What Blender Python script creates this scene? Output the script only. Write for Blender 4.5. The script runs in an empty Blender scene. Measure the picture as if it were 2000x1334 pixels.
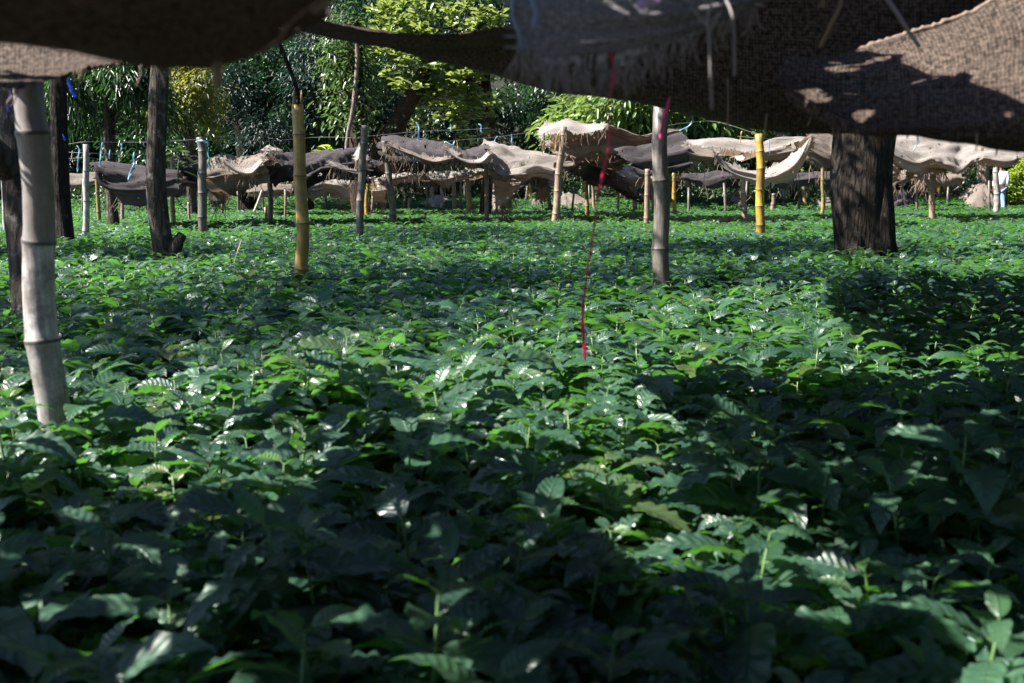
import bpy, bmesh, math, random
import numpy as np
from mathutils import Vector, Matrix, noise as mnoise
R = math.radians
scene = bpy.context.scene
COL = scene.collection
rng = random.Random(7)
nrng = np.random.default_rng(11)

# ------------------------------------------------------------------ camera
CH = 1.22                    # eye height above the soil
CAN = 0.45                   # height of the seedlings' tops
PITCH = math.atan(302 / 2000)
ct, st = math.cos(PITCH), math.sin(PITCH)
cam_d = bpy.data.cameras.new('camera'); cam = bpy.data.objects.new('camera', cam_d); COL.objects.link(cam)
cam.location = (0, 0, CH); cam.rotation_euler = (R(90) - PITCH, 0, 0)
cam_d.sensor_width = 36; cam_d.lens = 36; cam_d.clip_start = 0.05; cam_d.clip_end = 600
cam_d.dof.use_dof = True; cam_d.dof.focus_distance = 15; cam_d.dof.aperture_fstop = 4.3
scene.camera = cam

def P(px, py, d):
    """photo pixel (2000 x 1334) at forward distance d -> world point"""
    u, v = (px - 1000) / 2000, (667 - py) / 2000
    dy = ct + v * st; dz = -st + v * ct
    k = d / dy
    return Vector((u * k, d, CH + dz * k))
def dist_of(py, z=CAN):
    v = (667 - py) / 2000
    return (z - CH) / ((-st + v * ct) / (ct + v * st))

# ------------------------------------------------------------------ light
SUN_AZ, SUN_EL = R(-102), R(46)
S = Vector((math.sin(SUN_AZ) * math.cos(SUN_EL), math.cos(SUN_AZ) * math.cos(SUN_EL), math.sin(SUN_EL)))
sl = bpy.data.lights.new('sun', 'SUN'); sl.energy = 5.0; sl.angle = R(0.53); sl.color = (1.0, 0.955, 0.89)
so = bpy.data.objects.new('sun', sl); COL.objects.link(so); so.rotation_euler = (-S).to_track_quat('-Z', 'Y').to_euler(); so.location = (-20, -5, 30)
w = bpy.data.worlds.new('World'); scene.world = w; w.use_nodes = True
nt = w.node_tree; sky = nt.nodes.new('ShaderNodeTexSky'); sky.sky_type = 'NISHITA'; sky.sun_disc = False
sky.sun_elevation = SUN_EL; sky.sun_rotation = SUN_AZ % (2 * math.pi); sky.altitude = 800; sky.ozone_density = 4.0
bgn = nt.nodes['Background']; bgn.inputs['Strength'].default_value = 0.052
nt.links.new(sky.outputs['Color'], bgn.inputs['Color'])
vs = scene.view_settings; vs.view_transform = 'Standard'; vs.look = 'None'; vs.exposure = 2.0; vs.gamma = 1.0
cy = scene.cycles
cy.use_denoising = True; cy.max_bounces = 7; cy.diffuse_bounces = 3; cy.glossy_bounces = 2; cy.transmission_bounces = 4; cy.transparent_max_bounces = 12
cy.use_adaptive_sampling = True; cy.adaptive_threshold = 0.02; cy.sample_clamp_indirect = 4; cy.sample_clamp_direct = 12

# ------------------------------------------------------------------ materials
def new_mat(name):
    m = bpy.data.materials.new(name); m.use_nodes = True
    n = m.node_tree; n.nodes.clear()
    out = n.nodes.new('ShaderNodeOutputMaterial')
    return m, n, out
def N(nt_, typ, **kw):
    o = nt_.nodes.new(typ)
    for k, v in kw.items():
        if k in o.inputs: o.inputs[k].default_value = v
        else: setattr(o, k, v)
    return o
def ramp(nt_, fac, stops):
    r = nt_.nodes.new('ShaderNodeValToRGB')
    e = r.color_ramp.elements
    while len(e) < len(stops): e.new(0.5)
    for i, (p, c) in enumerate(stops):
        e[i].position = p; e[i].color = (c[0], c[1], c[2], 1) if len(c) == 3 else c
    nt_.links.new(fac, r.inputs['Fac'])
    return r
def mathn(nt_, op, a, b=None, clamp=False):
    m = nt_.nodes.new('ShaderNodeMath'); m.operation = op; m.use_clamp = clamp
    for i, x in enumerate((a, b)):
        if x is None: continue
        if isinstance(x, (int, float)): m.inputs[i].default_value = x
        else: nt_.links.new(x, m.inputs[i])
    return m.outputs[0]
def mixc(nt_, fac, a, b, blend='MIX'):
    m = nt_.nodes.new('ShaderNodeMix'); m.data_type = 'RGBA'; m.blend_type = blend
    if isinstance(fac, (int, float)): m.inputs[0].default_value = fac
    else: nt_.links.new(fac, m.inputs[0])
    for i, x in ((6, a), (7, b)):
        if isinstance(x, tuple): m.inputs[i].default_value = (*x, 1)
        else: nt_.links.new(x, m.inputs[i])
    return m.outputs[2]

def leaf_mat(name, dark, light, trans, tfac=0.3, rough=0.35, veins=False, spec=0.5):
    m, n, out = new_mat(name)
    at = N(n, 'ShaderNodeAttribute', attribute_name='rnd')
    oi = n.nodes.new('ShaderNodeObjectInfo')
    f = mathn(n, 'FRACT', mathn(n, 'ADD', at.outputs['Fac'], mathn(n, 'MULTIPLY', oi.outputs['Random'], 0.45)))
    base = mixc(n, f, dark, light)
    tcol = mixc(n, f, tuple(c * 0.75 for c in trans), trans)
    p = N(n, 'ShaderNodeBsdfPrincipled'); p.inputs['Roughness'].default_value = rough
    p.inputs['Specular IOR Level'].default_value = spec
    if veins:
        uv = n.nodes.new('ShaderNodeUVMap'); uv.uv_map = 'UVMap'
        sx = n.nodes.new('ShaderNodeSeparateXYZ'); n.links.new(uv.outputs['UV'], sx.inputs[0])
        ax = mathn(n, 'ABSOLUTE', mathn(n, 'SUBTRACT', sx.outputs[0], 0.5))
        ph = mathn(n, 'MULTIPLY', mathn(n, 'SUBTRACT', sx.outputs[1], mathn(n, 'MULTIPLY', ax, 0.30)), 9.0)
        tri = mathn(n, 'ABSOLUTE', mathn(n, 'SUBTRACT', mathn(n, 'FRACT', ph), 0.5))     # 0 at vein
        side = mathn(n, 'SUBTRACT', 1.0, mathn(n, 'MULTIPLY', tri, 9.0), clamp=True)
        mid = mathn(n, 'SUBTRACT', 1.0, mathn(n, 'MULTIPLY', ax, 26.0), clamp=True)
        vein = mathn(n, 'MAXIMUM', mathn(n, 'MULTIPLY', side, 0.55), mid)
        base = mixc(n, mathn(n, 'MULTIPLY', vein, 0.45), base, tuple(min(1, c * 1.9 + .01) for c in light))
        yg = N(n, 'ShaderNodeAttribute', attribute_name='young')
        base = mixc(n, yg.outputs['Fac'], base, (0.075, 0.17, 0.02))
        geo0 = n.nodes.new('ShaderNodeNewGeometry')
        nz = N(n, 'ShaderNodeTexNoise', Scale=1.3); n.links.new(geo0.outputs['Position'], nz.inputs['Vector'])
        base = mixc(n, mathn(n, 'MULTIPLY', mathn(n, 'SUBTRACT', nz.outputs['Fac'], 0.45, clamp=True), 1.6), base, tuple(c * 1.5 for c in light))
        sp_ = N(n, 'ShaderNodeTexNoise', Scale=55.0, Detail=3.0, Roughness=0.6); n.links.new(geo0.outputs['Position'], sp_.inputs['Vector'])
        spr = ramp(n, sp_.outputs['Fac'], [(0.66, (0, 0, 0)), (0.71, (1, 1, 1))])
        base = mixc(n, mathn(n, 'MULTIPLY', spr.outputs[0], 0.75), base, (0.085, 0.062, 0.022))
        old = ramp(n, oi.outputs['Random'], [(0.90, (0, 0, 0)), (0.96, (1, 1, 1))])
        base = mixc(n, mathn(n, 'MULTIPLY', old.outputs[0], 0.5), base, (0.115, 0.135, 0.022))
        n.links.new(mathn(n, 'ADD', 0.26, mathn(n, 'MULTIPLY', nz.outputs['Fac'], 0.26)), p.inputs['Roughness'])
        h = mathn(n, 'MULTIPLY', tri, 1.0)
        bmp = N(n, 'ShaderNodeBump', Strength=0.8, Distance=0.005); n.links.new(mathn(n, 'SUBTRACT', h, mathn(n, 'MULTIPLY', mid, .6)), bmp.inputs['Height'])
        n.links.new(bmp.outputs[0], p.inputs['Normal'])
    n.links.new(base, p.inputs['Base Color'])
    t = n.nodes.new('ShaderNodeBsdfTranslucent'); n.links.new(tcol, t.inputs['Color'])
    mx = n.nodes.new('ShaderNodeMixShader'); mx.inputs[0].default_value = tfac
    n.links.new(p.outputs[0], mx.inputs[1]); n.links.new(t.outputs[0], mx.inputs[2]); n.links.new(mx.outputs[0], out.inputs[0])
    return m

M_COFFEE = leaf_mat('coffee_leaf', (0.005, 0.022, 0.021), (0.033, 0.088, 0.045), (0.14, 0.42, 0.05), 0.29, 0.37, True, 1.0)
M_ALMOND = leaf_mat('broad_leaf', (0.03, 0.075, 0.018), (0.17, 0.22, 0.07), (0.36, 0.46, 0.09), 0.36, 0.34)
M_MANGO = leaf_mat('yellowing_leaf', (0.014, 0.042, 0.014), (0.085, 0.09, 0.028), (0.42, 0.42, 0.05), 0.35, 0.38)
M_LANCE = leaf_mat('lance_leaf', (0.007, 0.024, 0.008), (0.018, 0.055, 0.012), (0.04, 0.14, 0.012), 0.25, 0.38)
M_VINE = leaf_mat('climber_leaf', (0.018, 0.05, 0.016), (0.075, 0.13, 0.04), (0.16, 0.28, 0.05), 0.28, 0.34)
M_PINN = leaf_mat('fine_leaf', (0.006, 0.020, 0.016), (0.018, 0.042, 0.030), (0.03, 0.10, 0.06), 0.22, 0.45)
M_PALE = leaf_mat('pale_leaf', (0.045, 0.10, 0.03), (0.12, 0.19, 0.06), (0.28, 0.42, 0.08), 0.32, 0.36)
M_FOREST = leaf_mat('forest_leaf', (0.006, 0.022, 0.011), (0.026, 0.060, 0.024), (0.045, 0.15, 0.03), 0.24, 0.34)
M_BUSH = leaf_mat('bright_bush_leaf', (0.08, 0.15, 0.02), (0.19, 0.26, 0.04), (0.45, 0.58, 0.06), 0.38, 0.4)
M_UNDER = leaf_mat('undergrowth_leaf', (0.012, 0.032, 0.016), (0.04, 0.075, 0.03), (0.06, 0.16, 0.03), 0.25, 0.4)

def bark_mat(name, a, b, lichen=(0.35, 0.36, 0.32), lf=0.3, bump=0.8, sc=1.0):
    m, n, out = new_mat(name)
    tc = n.nodes.new('ShaderNodeTexCoord')
    mp = n.nodes.new('ShaderNodeMapping'); mp.inputs['Scale'].default_value = (9 * sc, 9 * sc, 1.6 * sc); n.links.new(tc.outputs['Object'], mp.inputs[0])
    nz = N(n, 'ShaderNodeTexNoise', Scale=3.0, Detail=8.0, Roughness=0.65); n.links.new(mp.outputs[0], nz.inputs['Vector'])
    vo = N(n, 'ShaderNodeTexVoronoi', Scale=3.2); vo.feature = 'DISTANCE_TO_EDGE'
    mpn = mixc(n, 0.35, mp.outputs[0], nz.outputs['Color']); n.links.new(mpn, vo.inputs['Vector'])
    cr = ramp(n, vo.outputs['Distance'], [(0.0, (0, 0, 0)), (0.22, (1, 1, 1))])
    base = mixc(n, nz.outputs['Fac'], a, b)
    base = mixc(n, mathn(n, 'MULTIPLY', mathn(n, 'SUBTRACT', 1.0, cr.outputs[0]), 0.55), base, tuple(c * .35 for c in a))
    l = N(n, 'ShaderNodeTexNoise', Scale=7.0, Detail=5.0, Roughness=0.7); n.links.new(tc.outputs['Object'], l.inputs['Vector'])
    lr = ramp(n, l.outputs['Fac'], [(0.56, (0, 0, 0)), (0.66, (1, 1, 1))])
    base = mixc(n, mathn(n, 'MULTIPLY', lr.outputs[0], lf), base, lichen)
    p = N(n, 'ShaderNodeBsdfPrincipled', Roughness=0.85); p.inputs['Specular IOR Level'].default_value = 0.2; n.links.new(base, p.inputs['Base Color'])
    hb = mathn(n, 'ADD', mathn(n, 'MULTIPLY', cr.outputs[0], 0.7), nz.outputs['Fac'])
    bm_ = N(n, 'ShaderNodeBump', Strength=bump, Distance=0.03); n.links.new(hb, bm_.inputs['Height']); n.links.new(bm_.outputs[0], p.inputs['Normal'])
    n.links.new(p.outputs[0], out.inputs[0])
    return m
M_BARK = bark_mat('grey_bark', (0.036, 0.028, 0.022), (0.125, 0.102, 0.08), lf=0.45)
M_BARKD = bark_mat('shaded_dark_bark', (0.012, 0.009, 0.007), (0.050, 0.037, 0.029), lf=0.10, bump=1.2)  # base lowered to stand in for shade on the trunks
M_BARKR = bark_mat('red_bark', (0.03, 0.017, 0.012), (0.095, 0.055, 0.038), lf=0.15)
M_BARKP = bark_mat('pale_bark', (0.16, 0.12, 0.10), (0.34, 0.27, 0.23), lf=0.3)

def bamboo_mat(name, a, b, stain, sf=0.6, rough=0.45):
    m, n, out = new_mat(name)
    tc = n.nodes.new('ShaderNodeTexCoord')
    oi = n.nodes.new('ShaderNodeObjectInfo')
    off = n.nodes.new('ShaderNodeVectorMath'); off.operation = 'ADD'
    n.links.new(tc.outputs['Object'], off.inputs[0]); n.links.new(oi.outputs['Location'], off.inputs[1])
    mp = n.nodes.new('ShaderNodeMapping'); mp.inputs['Scale'].default_value = (22, 22, 1.8); n.links.new(off.outputs[0], mp.inputs[0])
    nz = N(n, 'ShaderNodeTexNoise', Scale=2.2, Detail=6.0, Roughness=0.6); n.links.new(mp.outputs[0], nz.inputs['Vector'])
    n2 = N(n, 'ShaderNodeTexNoise', Scale=9.0, Detail=7.0, Roughness=0.75); n.links.new(off.outputs[0], n2.inputs['Vector'])
    nzr = ramp(n, nz.outputs['Fac'], [(0.34, (0, 0, 0)), (0.64, (1, 1, 1))])
    base = mixc(n, nzr.outputs[0], tuple(c * .62 for c in a), b)
    sr = ramp(n, n2.outputs['Fac'], [(0.44, (0, 0, 0)), (0.62, (1, 1, 1))])
    base = mixc(n, mathn(n, 'MULTIPLY', sr.outputs[0], sf), base, stain)
    sa = N(n, 'ShaderNodeAttribute', attribute_name='seg')
    base = mixc(n, mathn(n, 'MULTIPLY', sa.outputs['Fac'], 0.62), base, mixc(n, 0.2, stain, a))
    at = N(n, 'ShaderNodeAttribute', attribute_name='ring')
    base = mixc(n, at.outputs['Fac'], base, tuple(c * 0.30 for c in stain))
    p = N(n, 'ShaderNodeBsdfPrincipled', Roughness=rough); n.links.new(base, p.inputs['Base Color'])
    bm_ = N(n, 'ShaderNodeBump', Strength=0.25, Distance=0.004); n.links.new(nz.outputs['Fac'], bm_.inputs['Height']); n.links.new(bm_.outputs[0], p.inputs['Normal'])
    n.links.new(p.outputs[0], out.inputs[0])
    return m
BAM = {
    'white': bamboo_mat('weathered_bamboo', (0.36, 0.33, 0.32), (0.56, 0.53, 0.52), (0.10, 0.08, 0.065), 0.85),
    'grey': bamboo_mat('shaded_grey_bamboo', (0.125, 0.105, 0.09), (0.23, 0.20, 0.175), (0.05, 0.04, 0.03), 0.75),  # lowered tone stands in for shade on the grey-brown post
    'yellow': bamboo_mat('yellow_bamboo', (0.38, 0.22, 0.022), (0.50, 0.32, 0.045), (0.13, 0.085, 0.04), 0.75, 0.42),
    'pink': bamboo_mat('tan_bamboo', (0.30, 0.20, 0.145), (0.42, 0.30, 0.23), (0.11, 0.075, 0.05), 0.6),
    'olive': bamboo_mat('olive_bamboo', (0.24, 0.19, 0.06), (0.38, 0.29, 0.09), (0.08, 0.07, 0.04), 0.6),
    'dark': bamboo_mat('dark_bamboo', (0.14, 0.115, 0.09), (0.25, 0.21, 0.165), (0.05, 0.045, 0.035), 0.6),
}

def burlap_mat(name, a, b, hole=0.30, freq=1.0, bump=0.6, tfac=0.28, torn=0.0):
    m, n, out = new_mat(name)
    uv = n.nodes.new('ShaderNodeUVMap'); uv.uv_map = 'UVMap'
    nz = N(n, 'ShaderNodeTexNoise', Scale=2.1, Detail=6.0, Roughness=0.62); n.links.new(uv.outputs['UV'], nz.inputs['Vector'])
    nd = N(n, 'ShaderNodeTexNoise', Scale=14.0, Detail=3.0); n.links.new(uv.outputs['UV'], nd.inputs['Vector'])
    warp = n.nodes.new('ShaderNodeVectorMath'); warp.operation = 'SCALE'; n.links.new(nd.outputs['Color'], warp.inputs[0]); warp.inputs['Scale'].default_value = 0.012
    add = n.nodes.new('ShaderNodeVectorMath'); add.operation = 'ADD'; n.links.new(uv.outputs['UV'], add.inputs[0]); n.links.new(warp.outputs[0], add.inputs[1])
    sx = n.nodes.new('ShaderNodeSeparateXYZ'); n.links.new(add.outputs[0], sx.inputs[0])
    k = 2 * math.pi / (0.0075 / freq)
    su = mathn(n, 'ABSOLUTE', mathn(n, 'SINE', mathn(n, 'MULTIPLY', sx.outputs[0], k / 2)))
    sv = mathn(n, 'ABSOLUTE', mathn(n, 'SINE', mathn(n, 'MULTIPLY', sx.outputs[1], k / 2)))
    weave = mathn(n, 'MAXIMUM', su, sv)                       # low only in the gaps between threads
    wear = ramp(n, nz.outputs['Fac'], [(0.38, (0, 0, 0)), (0.72, (1, 1, 1))])
    thr = mathn(n, 'ADD', hole * 0.75, mathn(n, 'MULTIPLY', wear.outputs[0], hole * 0.75))
    alpha = mathn(n, 'GREATER_THAN', weave, thr)
    if torn:
        tn = N(n, 'ShaderNodeTexNoise', Scale=7.5, Detail=2.5, Roughness=0.6); n.links.new(uv.outputs['UV'], tn.inputs['Vector'])
        alpha = mathn(n, 'MULTIPLY', alpha, mathn(n, 'LESS_THAN', tn.outputs['Fac'], 1.0 - torn))
    n3 = N(n, 'ShaderNodeTexNoise', Scale=75.0 * freq + 10, Detail=3.0, Roughness=0.75); n.links.new(uv.outputs['UV'], n3.inputs['Vector'])
    base = mixc(n, nz.outputs['Fac'], a, b)
    gap = mathn(n, 'SUBTRACT', 1.0, mathn(n, 'MULTIPLY', su, sv))
    sun_speckle = mathn(n, 'ADD', mathn(n, 'MULTIPLY', mathn(n, 'SUBTRACT', 0.60, n3.outputs['Fac'], clamp=True), 3.6), mathn(n, 'MULTIPLY', gap, 0.55), clamp=True)
    sun_speckle = mathn(n, 'MULTIPLY', sun_speckle, 1.0 if freq > .5 else 0.5)
    base = mixc(n, sun_speckle, base, tuple(c * .30 for c in a))  # speckle painted into the colour, standing in for grazing sun on the weave
    st_ = N(n, 'ShaderNodeTexNoise', Scale=0.9, Detail=5.0, Roughness=0.6); n.links.new(uv.outputs['UV'], st_.inputs['Vector'])
    sr = ramp(n, st_.outputs['Fac'], [(0.5, (0, 0, 0)), (0.7, (1, 1, 1))])
    base = mixc(n, mathn(n, 'MULTIPLY', sr.outputs[0], 0.75), base, tuple(c * .38 for c in a))
    p = N(n, 'ShaderNodeBsdfPrincipled', Roughness=0.92); p.inputs['Specular IOR Level'].default_value = 0.15
    n.links.new(base, p.inputs['Base Color'])
    hh = mathn(n, 'ADD', mathn(n, 'MULTIPLY', mathn(n, 'MULTIPLY', su, sv), 0.25), mathn(n, 'MULTIPLY', n3.outputs['Fac'], 1.3))
    bm_ = N(n, 'ShaderNodeBump', Strength=bump, Distance=0.006 if freq > .5 else 0.02); n.links.new(hh, bm_.inputs['Height']); n.links.new(bm_.outputs[0], p.inputs['Normal'])
    t = n.nodes.new('ShaderNodeBsdfTranslucent'); n.links.new(mixc(n, 1.0, base, (1.0, 0.78, 0.55), 'MULTIPLY'), t.inputs['Color'])
    mx = n.nodes.new('ShaderNodeMixShader'); mx.inputs[0].default_value = tfac
    n.links.new(p.outputs[0], mx.inputs[1]); n.links.new(t.outputs[0], mx.inputs[2])
    tr = n.nodes.new('ShaderNodeBsdfTransparent')
    m2 = n.nodes.new('ShaderNodeMixShader'); n.links.new(alpha, m2.inputs[0]); n.links.new(tr.outputs[0], m2.inputs[1]); n.links.new(mx.outputs[0], m2.inputs[2])
    n.links.new(m2.outputs[0], out.inputs[0])
    return m
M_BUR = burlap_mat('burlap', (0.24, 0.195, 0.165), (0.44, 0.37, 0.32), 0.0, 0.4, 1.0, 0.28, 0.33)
M_BURW = burlap_mat('sunlit_pale_burlap', (0.40, 0.35, 0.32), (0.64, 0.575, 0.53), 0.0, 0.4, 1.0, 0.30, 0.33)  # same sacking with a whiter base, standing in for full sun
M_BURD = burlap_mat('shaded_dark_burlap', (0.04, 0.034, 0.036), (0.17, 0.15, 0.158), 0.0, 0.4, 1.0, 0.14, 0.32)  # same sacking with a darker base, standing in for shade
M_BURN = burlap_mat('near_burlap', (0.055, 0.039, 0.030), (0.20, 0.15, 0.12), 0.05, 0.8, 1.0, 0.012)  # base lowered to deepen the shade under the near sheets
M_BURT = burlap_mat('sun_fleck_burlap', (0.075, 0.053, 0.040), (0.23, 0.17, 0.135), 0.05, 0.8, 1.0, 0.012, 0.39)  # holes opened to cast sun flecks through the overhead sheets
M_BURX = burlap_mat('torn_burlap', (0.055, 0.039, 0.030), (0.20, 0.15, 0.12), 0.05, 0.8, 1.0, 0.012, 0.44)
M_BURG = burlap_mat('skylit_grey_burlap', (0.36, 0.335, 0.34), (0.52, 0.49, 0.49), 0.06, 0.8, 0.9, 0.04)  # paler base makes up for skylight the overhead sheets block

def plain(name, c, rough=0.6, tfac=0.0, metal=0.0):
    m, n, out = new_mat(name)
    tc = n.nodes.new('ShaderNodeTexCoord'); nz = N(n, 'ShaderNodeTexNoise', Scale=9.0, Detail=5.0); n.links.new(tc.outputs['Object'], nz.inputs['Vector'])
    base = mixc(n, nz.outputs['Fac'], tuple(x * .75 for x in c), tuple(min(1, x * 1.2) for x in c))
    p = N(n, 'ShaderNodeBsdfPrincipled', Roughness=rough, Metallic=metal); n.links.new(base, p.inputs['Base Color'])
    if tfac:
        t = n.nodes.new('ShaderNodeBsdfTranslucent'); n.links.new(base, t.inputs['Color'])
        mx = n.nodes.new('ShaderNodeMixShader'); mx.inputs[0].default_value = tfac
        n.links.new(p.outputs[0], mx.inputs[1]); n.links.new(t.outputs[0], mx.inputs[2]); n.links.new(mx.outputs[0], out.inputs[0])
    else: n.links.new(p.outputs[0], out.inputs[0])
    return m
M_STEM = plain('green_stem', (0.06, 0.13, 0.025), 0.5)
M_JUTE = plain('jute_fibre', (0.24, 0.175, 0.13), 0.9, 0.2)
M_JUTEG = plain('grey_fibre', (0.27, 0.24, 0.23), 0.9, 0.2)
M_BLUE = plain('pale_blue_plastic', (0.30, 0.52, 0.72), 0.4, 0.35)
M_DBLUE = plain('deep_blue_plastic', (0.03, 0.13, 0.75), 0.35, 0.3)
M_GREENP = plain('green_plastic', (0.12, 0.55, 0.42), 0.4, 0.35)
M_YELP = plain('yellow_plastic', (0.75, 0.55, 0.12), 0.4, 0.3)
M_PINK = plain('pink_plastic', (0.88, 0.09, 0.28), 0.4, 0.45)
M_MAUVE = plain('mauve_plastic', (0.55, 0.40, 0.62), 0.4, 0.3)
M_CORD = plain('slate_cord', (0.20, 0.26, 0.36), 0.7, 0.2)
M_WIRE = plain('wire', (0.13, 0.13, 0.13), 0.6)
M_STICK = plain('dry_stick', (0.40, 0.35, 0.28), 0.85)
M_SHIRT = plain('white_shirt', (0.72, 0.73, 0.72), 0.85)
M_JEANS = plain('blue_jeans', (0.16, 0.24, 0.42), 0.9)
M_CAP = plain('blue_cap', (0.05, 0.05, 0.30), 0.8)
M_SKIN = plain('skin', (0.16, 0.075, 0.045), 0.55)
M_HAIR = plain('black_hair', (0.01, 0.008, 0.007), 0.5)

def soil_mat(name, a, b):
    m, n, out = new_mat(name)
    geo = n.nodes.new('ShaderNodeNewGeometry')
    nz = N(n, 'ShaderNodeTexNoise', Scale=1.7, Detail=10.0, Roughness=0.7); n.links.new(geo.outputs['Position'], nz.inputs['Vector'])
    base = mixc(n, nz.outputs['Fac'], a, b)
    p = N(n, 'ShaderNodeBsdfPrincipled', Roughness=0.95); n.links.new(base, p.inputs['Base Color'])
    bm_ = N(n, 'ShaderNodeBump', Strength=0.8, Distance=0.05); n.links.new(nz.outputs['Fac'], bm_.inputs['Height']); n.links.new(bm_.outputs[0], p.inputs['Normal'])
    n.links.new(p.outputs[0], out.inputs[0])
    return m
M_SOIL = soil_mat('soil', (0.018, 0.014, 0.010), (0.05, 0.038, 0.026))
M_HILL = soil_mat('hill_litter', (0.006, 0.009, 0.005), (0.016, 0.020, 0.011))

# ------------------------------------------------------------------ object helpers
class MB:
    """collects geometry for ONE mesh object"""
    def __init__(s): s.v = []; s.f = []; s.attr = {}; s.uv = []
    def add(s, vs_, fs_, uvs=None, **at):
        o = len(s.v); s.v += [tuple(x) for x in vs_]; s.f += [tuple(i + o for i in f) for f in fs_]
        s.uv += list(uvs) if uvs is not None else [(0, 0)] * len(vs_)
        for k, a in at.items():
            s.attr.setdefault(k, [0.0] * o); s.attr[k] += list(a) if hasattr(a, '__len__') else [a] * len(vs_)
        for k in s.attr:
            if len(s.attr[k]) < len(s.v): s.attr[k] += [0.0] * (len(s.v) - len(s.attr[k]))
    def tube(s, pts, rad, n=8, cap=True, jit=0.0, **at):
        pts = [Vector(p) for p in pts]
        if not hasattr(rad, '__len__'): rad = [rad] * len(pts)
        up = Vector((0.13, 0.99, 0.02)) if abs((pts[-1] - pts[0]).normalized().y) < 0.9 else Vector((1, 0, 0))
        vs_, fs_ = [], []
        for i, p in enumerate(pts):
            d = (pts[min(i + 1, len(pts) - 1)] - pts[max(i - 1, 0)]).normalized()
            a = d.cross(up).normalized(); b = a.cross(d).normalized()
            for k in range(n):
                t = 2 * math.pi * k / n
                r = rad[i] * (1 + (jit * mnoise.noise(Vector((math.cos(t) * 1.3 + p.x, math.sin(t) * 1.3 + p.y, p.z * 1.2))) if jit else 0))
                vs_.append(p + (a * math.cos(t) + b * math.sin(t)) * r)
        for i in range(len(pts) - 1):
            for k in range(n):
                k2 = (k + 1) % n
                fs_.append((i * n + k, i * n + k2, (i + 1) * n + k2, (i + 1) * n + k))
        if cap:
            fs_.append(tuple(range(n - 1, -1, -1))); fs_.append(tuple((len(pts) - 1) * n + k for k in range(n)))
        s.add(vs_, fs_, **{k: [x for q in a for x in [q] * n] if hasattr(a, '__len__') else a for k, a in at.items()})
    def build(s, name, mat, parent=None, smooth=True, origin=None):
        me = bpy.data.meshes.new(name)
        vs_ = s.v
        if origin is not None: vs_ = [(x - origin[0], y - origin[1], z - origin[2]) for x, y, z in s.v]
        me.from_pydata(vs_, [], s.f); me.update()
        for k, a in s.attr.items():
            me.attributes.new(k, 'FLOAT', 'POINT').data.foreach_set('value', a)
        if any(u != (0, 0) for u in s.uv):
            ul = me.uv_layers.new(name='UVMap'); li = np.zeros(len(me.loops), dtype=np.int32); me.loops.foreach_get('vertex_index', li)
            ul.data.foreach_set('uv', np.array(s.uv, dtype=np.float32)[li].ravel())
        if smooth: me.polygons.foreach_set('use_smooth', [True] * len(me.polygons))
        me.materials.append(mat)
        o = bpy.data.objects.new(name, me); COL.objects.link(o)
        if origin is not None: o.location = origin
        if parent is not None:
            o.parent = parent
            if origin is None: o.location = -parent.location if parent.get('_abs') else (0, 0, 0)
        return o
def tag(o, label=None, cat=None, group=None, kind=None):
    if label: o['label'] = label
    if cat: o['category'] = cat
    if group: o['group'] = group
    if kind: o['kind'] = kind
    return o
def empty(name, loc, label, cat, group=None):
    o = bpy.data.objects.new(name, None); COL.objects.link(o); o.location = loc; o.empty_display_size = 0.1
    return tag(o, label, cat, group)

def np_mesh(name, verts, quads, mat, rnd=None, parent=None):
    """fast mesh from numpy arrays (all quads)"""
    me = bpy.data.meshes.new(name); nv, nf = len(verts), len(quads)
    me.vertices.add(nv); me.vertices.foreach_set('co', verts.astype(np.float32).ravel())
    me.loops.add(nf * 4); me.loops.foreach_set('vertex_index', quads.astype(np.int32).ravel())
    me.polygons.add(nf); me.polygons.foreach_set('loop_start', np.arange(nf, dtype=np.int32) * 4)
    me.update(calc_edges=True)
    if rnd is not None: me.attributes.new('rnd', 'FLOAT', 'POINT').data.foreach_set('value', rnd.astype(np.float32))
    me.materials.append(mat)
    o = bpy.data.objects.new(name, me); COL.objects.link(o)
    if parent is not None: o.parent = parent
    return o

# ------------------------------------------------------------------ foliage
def leaves_np(base, direc, nrm, length, width, fold=0.25, droop=0.25, obo=0.0):
    """arrays of folded leaves: each 6 verts, 2 quads (obo > 0: widest towards the tip)"""
    n = len(base)
    d = direc / np.linalg.norm(direc, axis=1, keepdims=True)
    s = np.cross(d, nrm); s /= np.linalg.norm(s, axis=1, keepdims=True) + 1e-9
    u = np.cross(s, d)
    L = length[:, None]; W = width[:, None]
    p1, p2 = 0.30 + obo * 0.15, 0.68 + obo * 0.12
    w1, w2 = 0.46 - obo * 0.2, 0.40 + obo * 0.1
    dr = np.array([0, 0, -1.0])
    tip = base + d * L + dr * L * droop
    l1 = base + d * L * p1 + s * W * w1 + u * W * fold + dr * L * droop * p1 * p1
    r1 = base + d * L * p1 - s * W * w1 + u * W * fold + dr * L * droop * p1 * p1
    l2 = base + d * L * p2 + s * W * w2 + u * W * fold + dr * L * droop * p2 * p2
    r2 = base + d * L * p2 - s * W * w2 + u * W * fold + dr * L * droop * p2 * p2
    V = np.stack([base, l1, l2, tip, r2, r1], axis=1).reshape(-1, 3)
    o = (np.arange(n) * 6)[:, None]
    Q = np.concatenate([o + np.array([0, 1, 2, 3]), o + np.array([0, 3, 4, 5])], axis=1).reshape(-1, 4)
    return V, Q
def unit(n):
    v = nrng.normal(size=(n, 3)); return v / np.linalg.norm(v, axis=1, keepdims=True)
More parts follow.
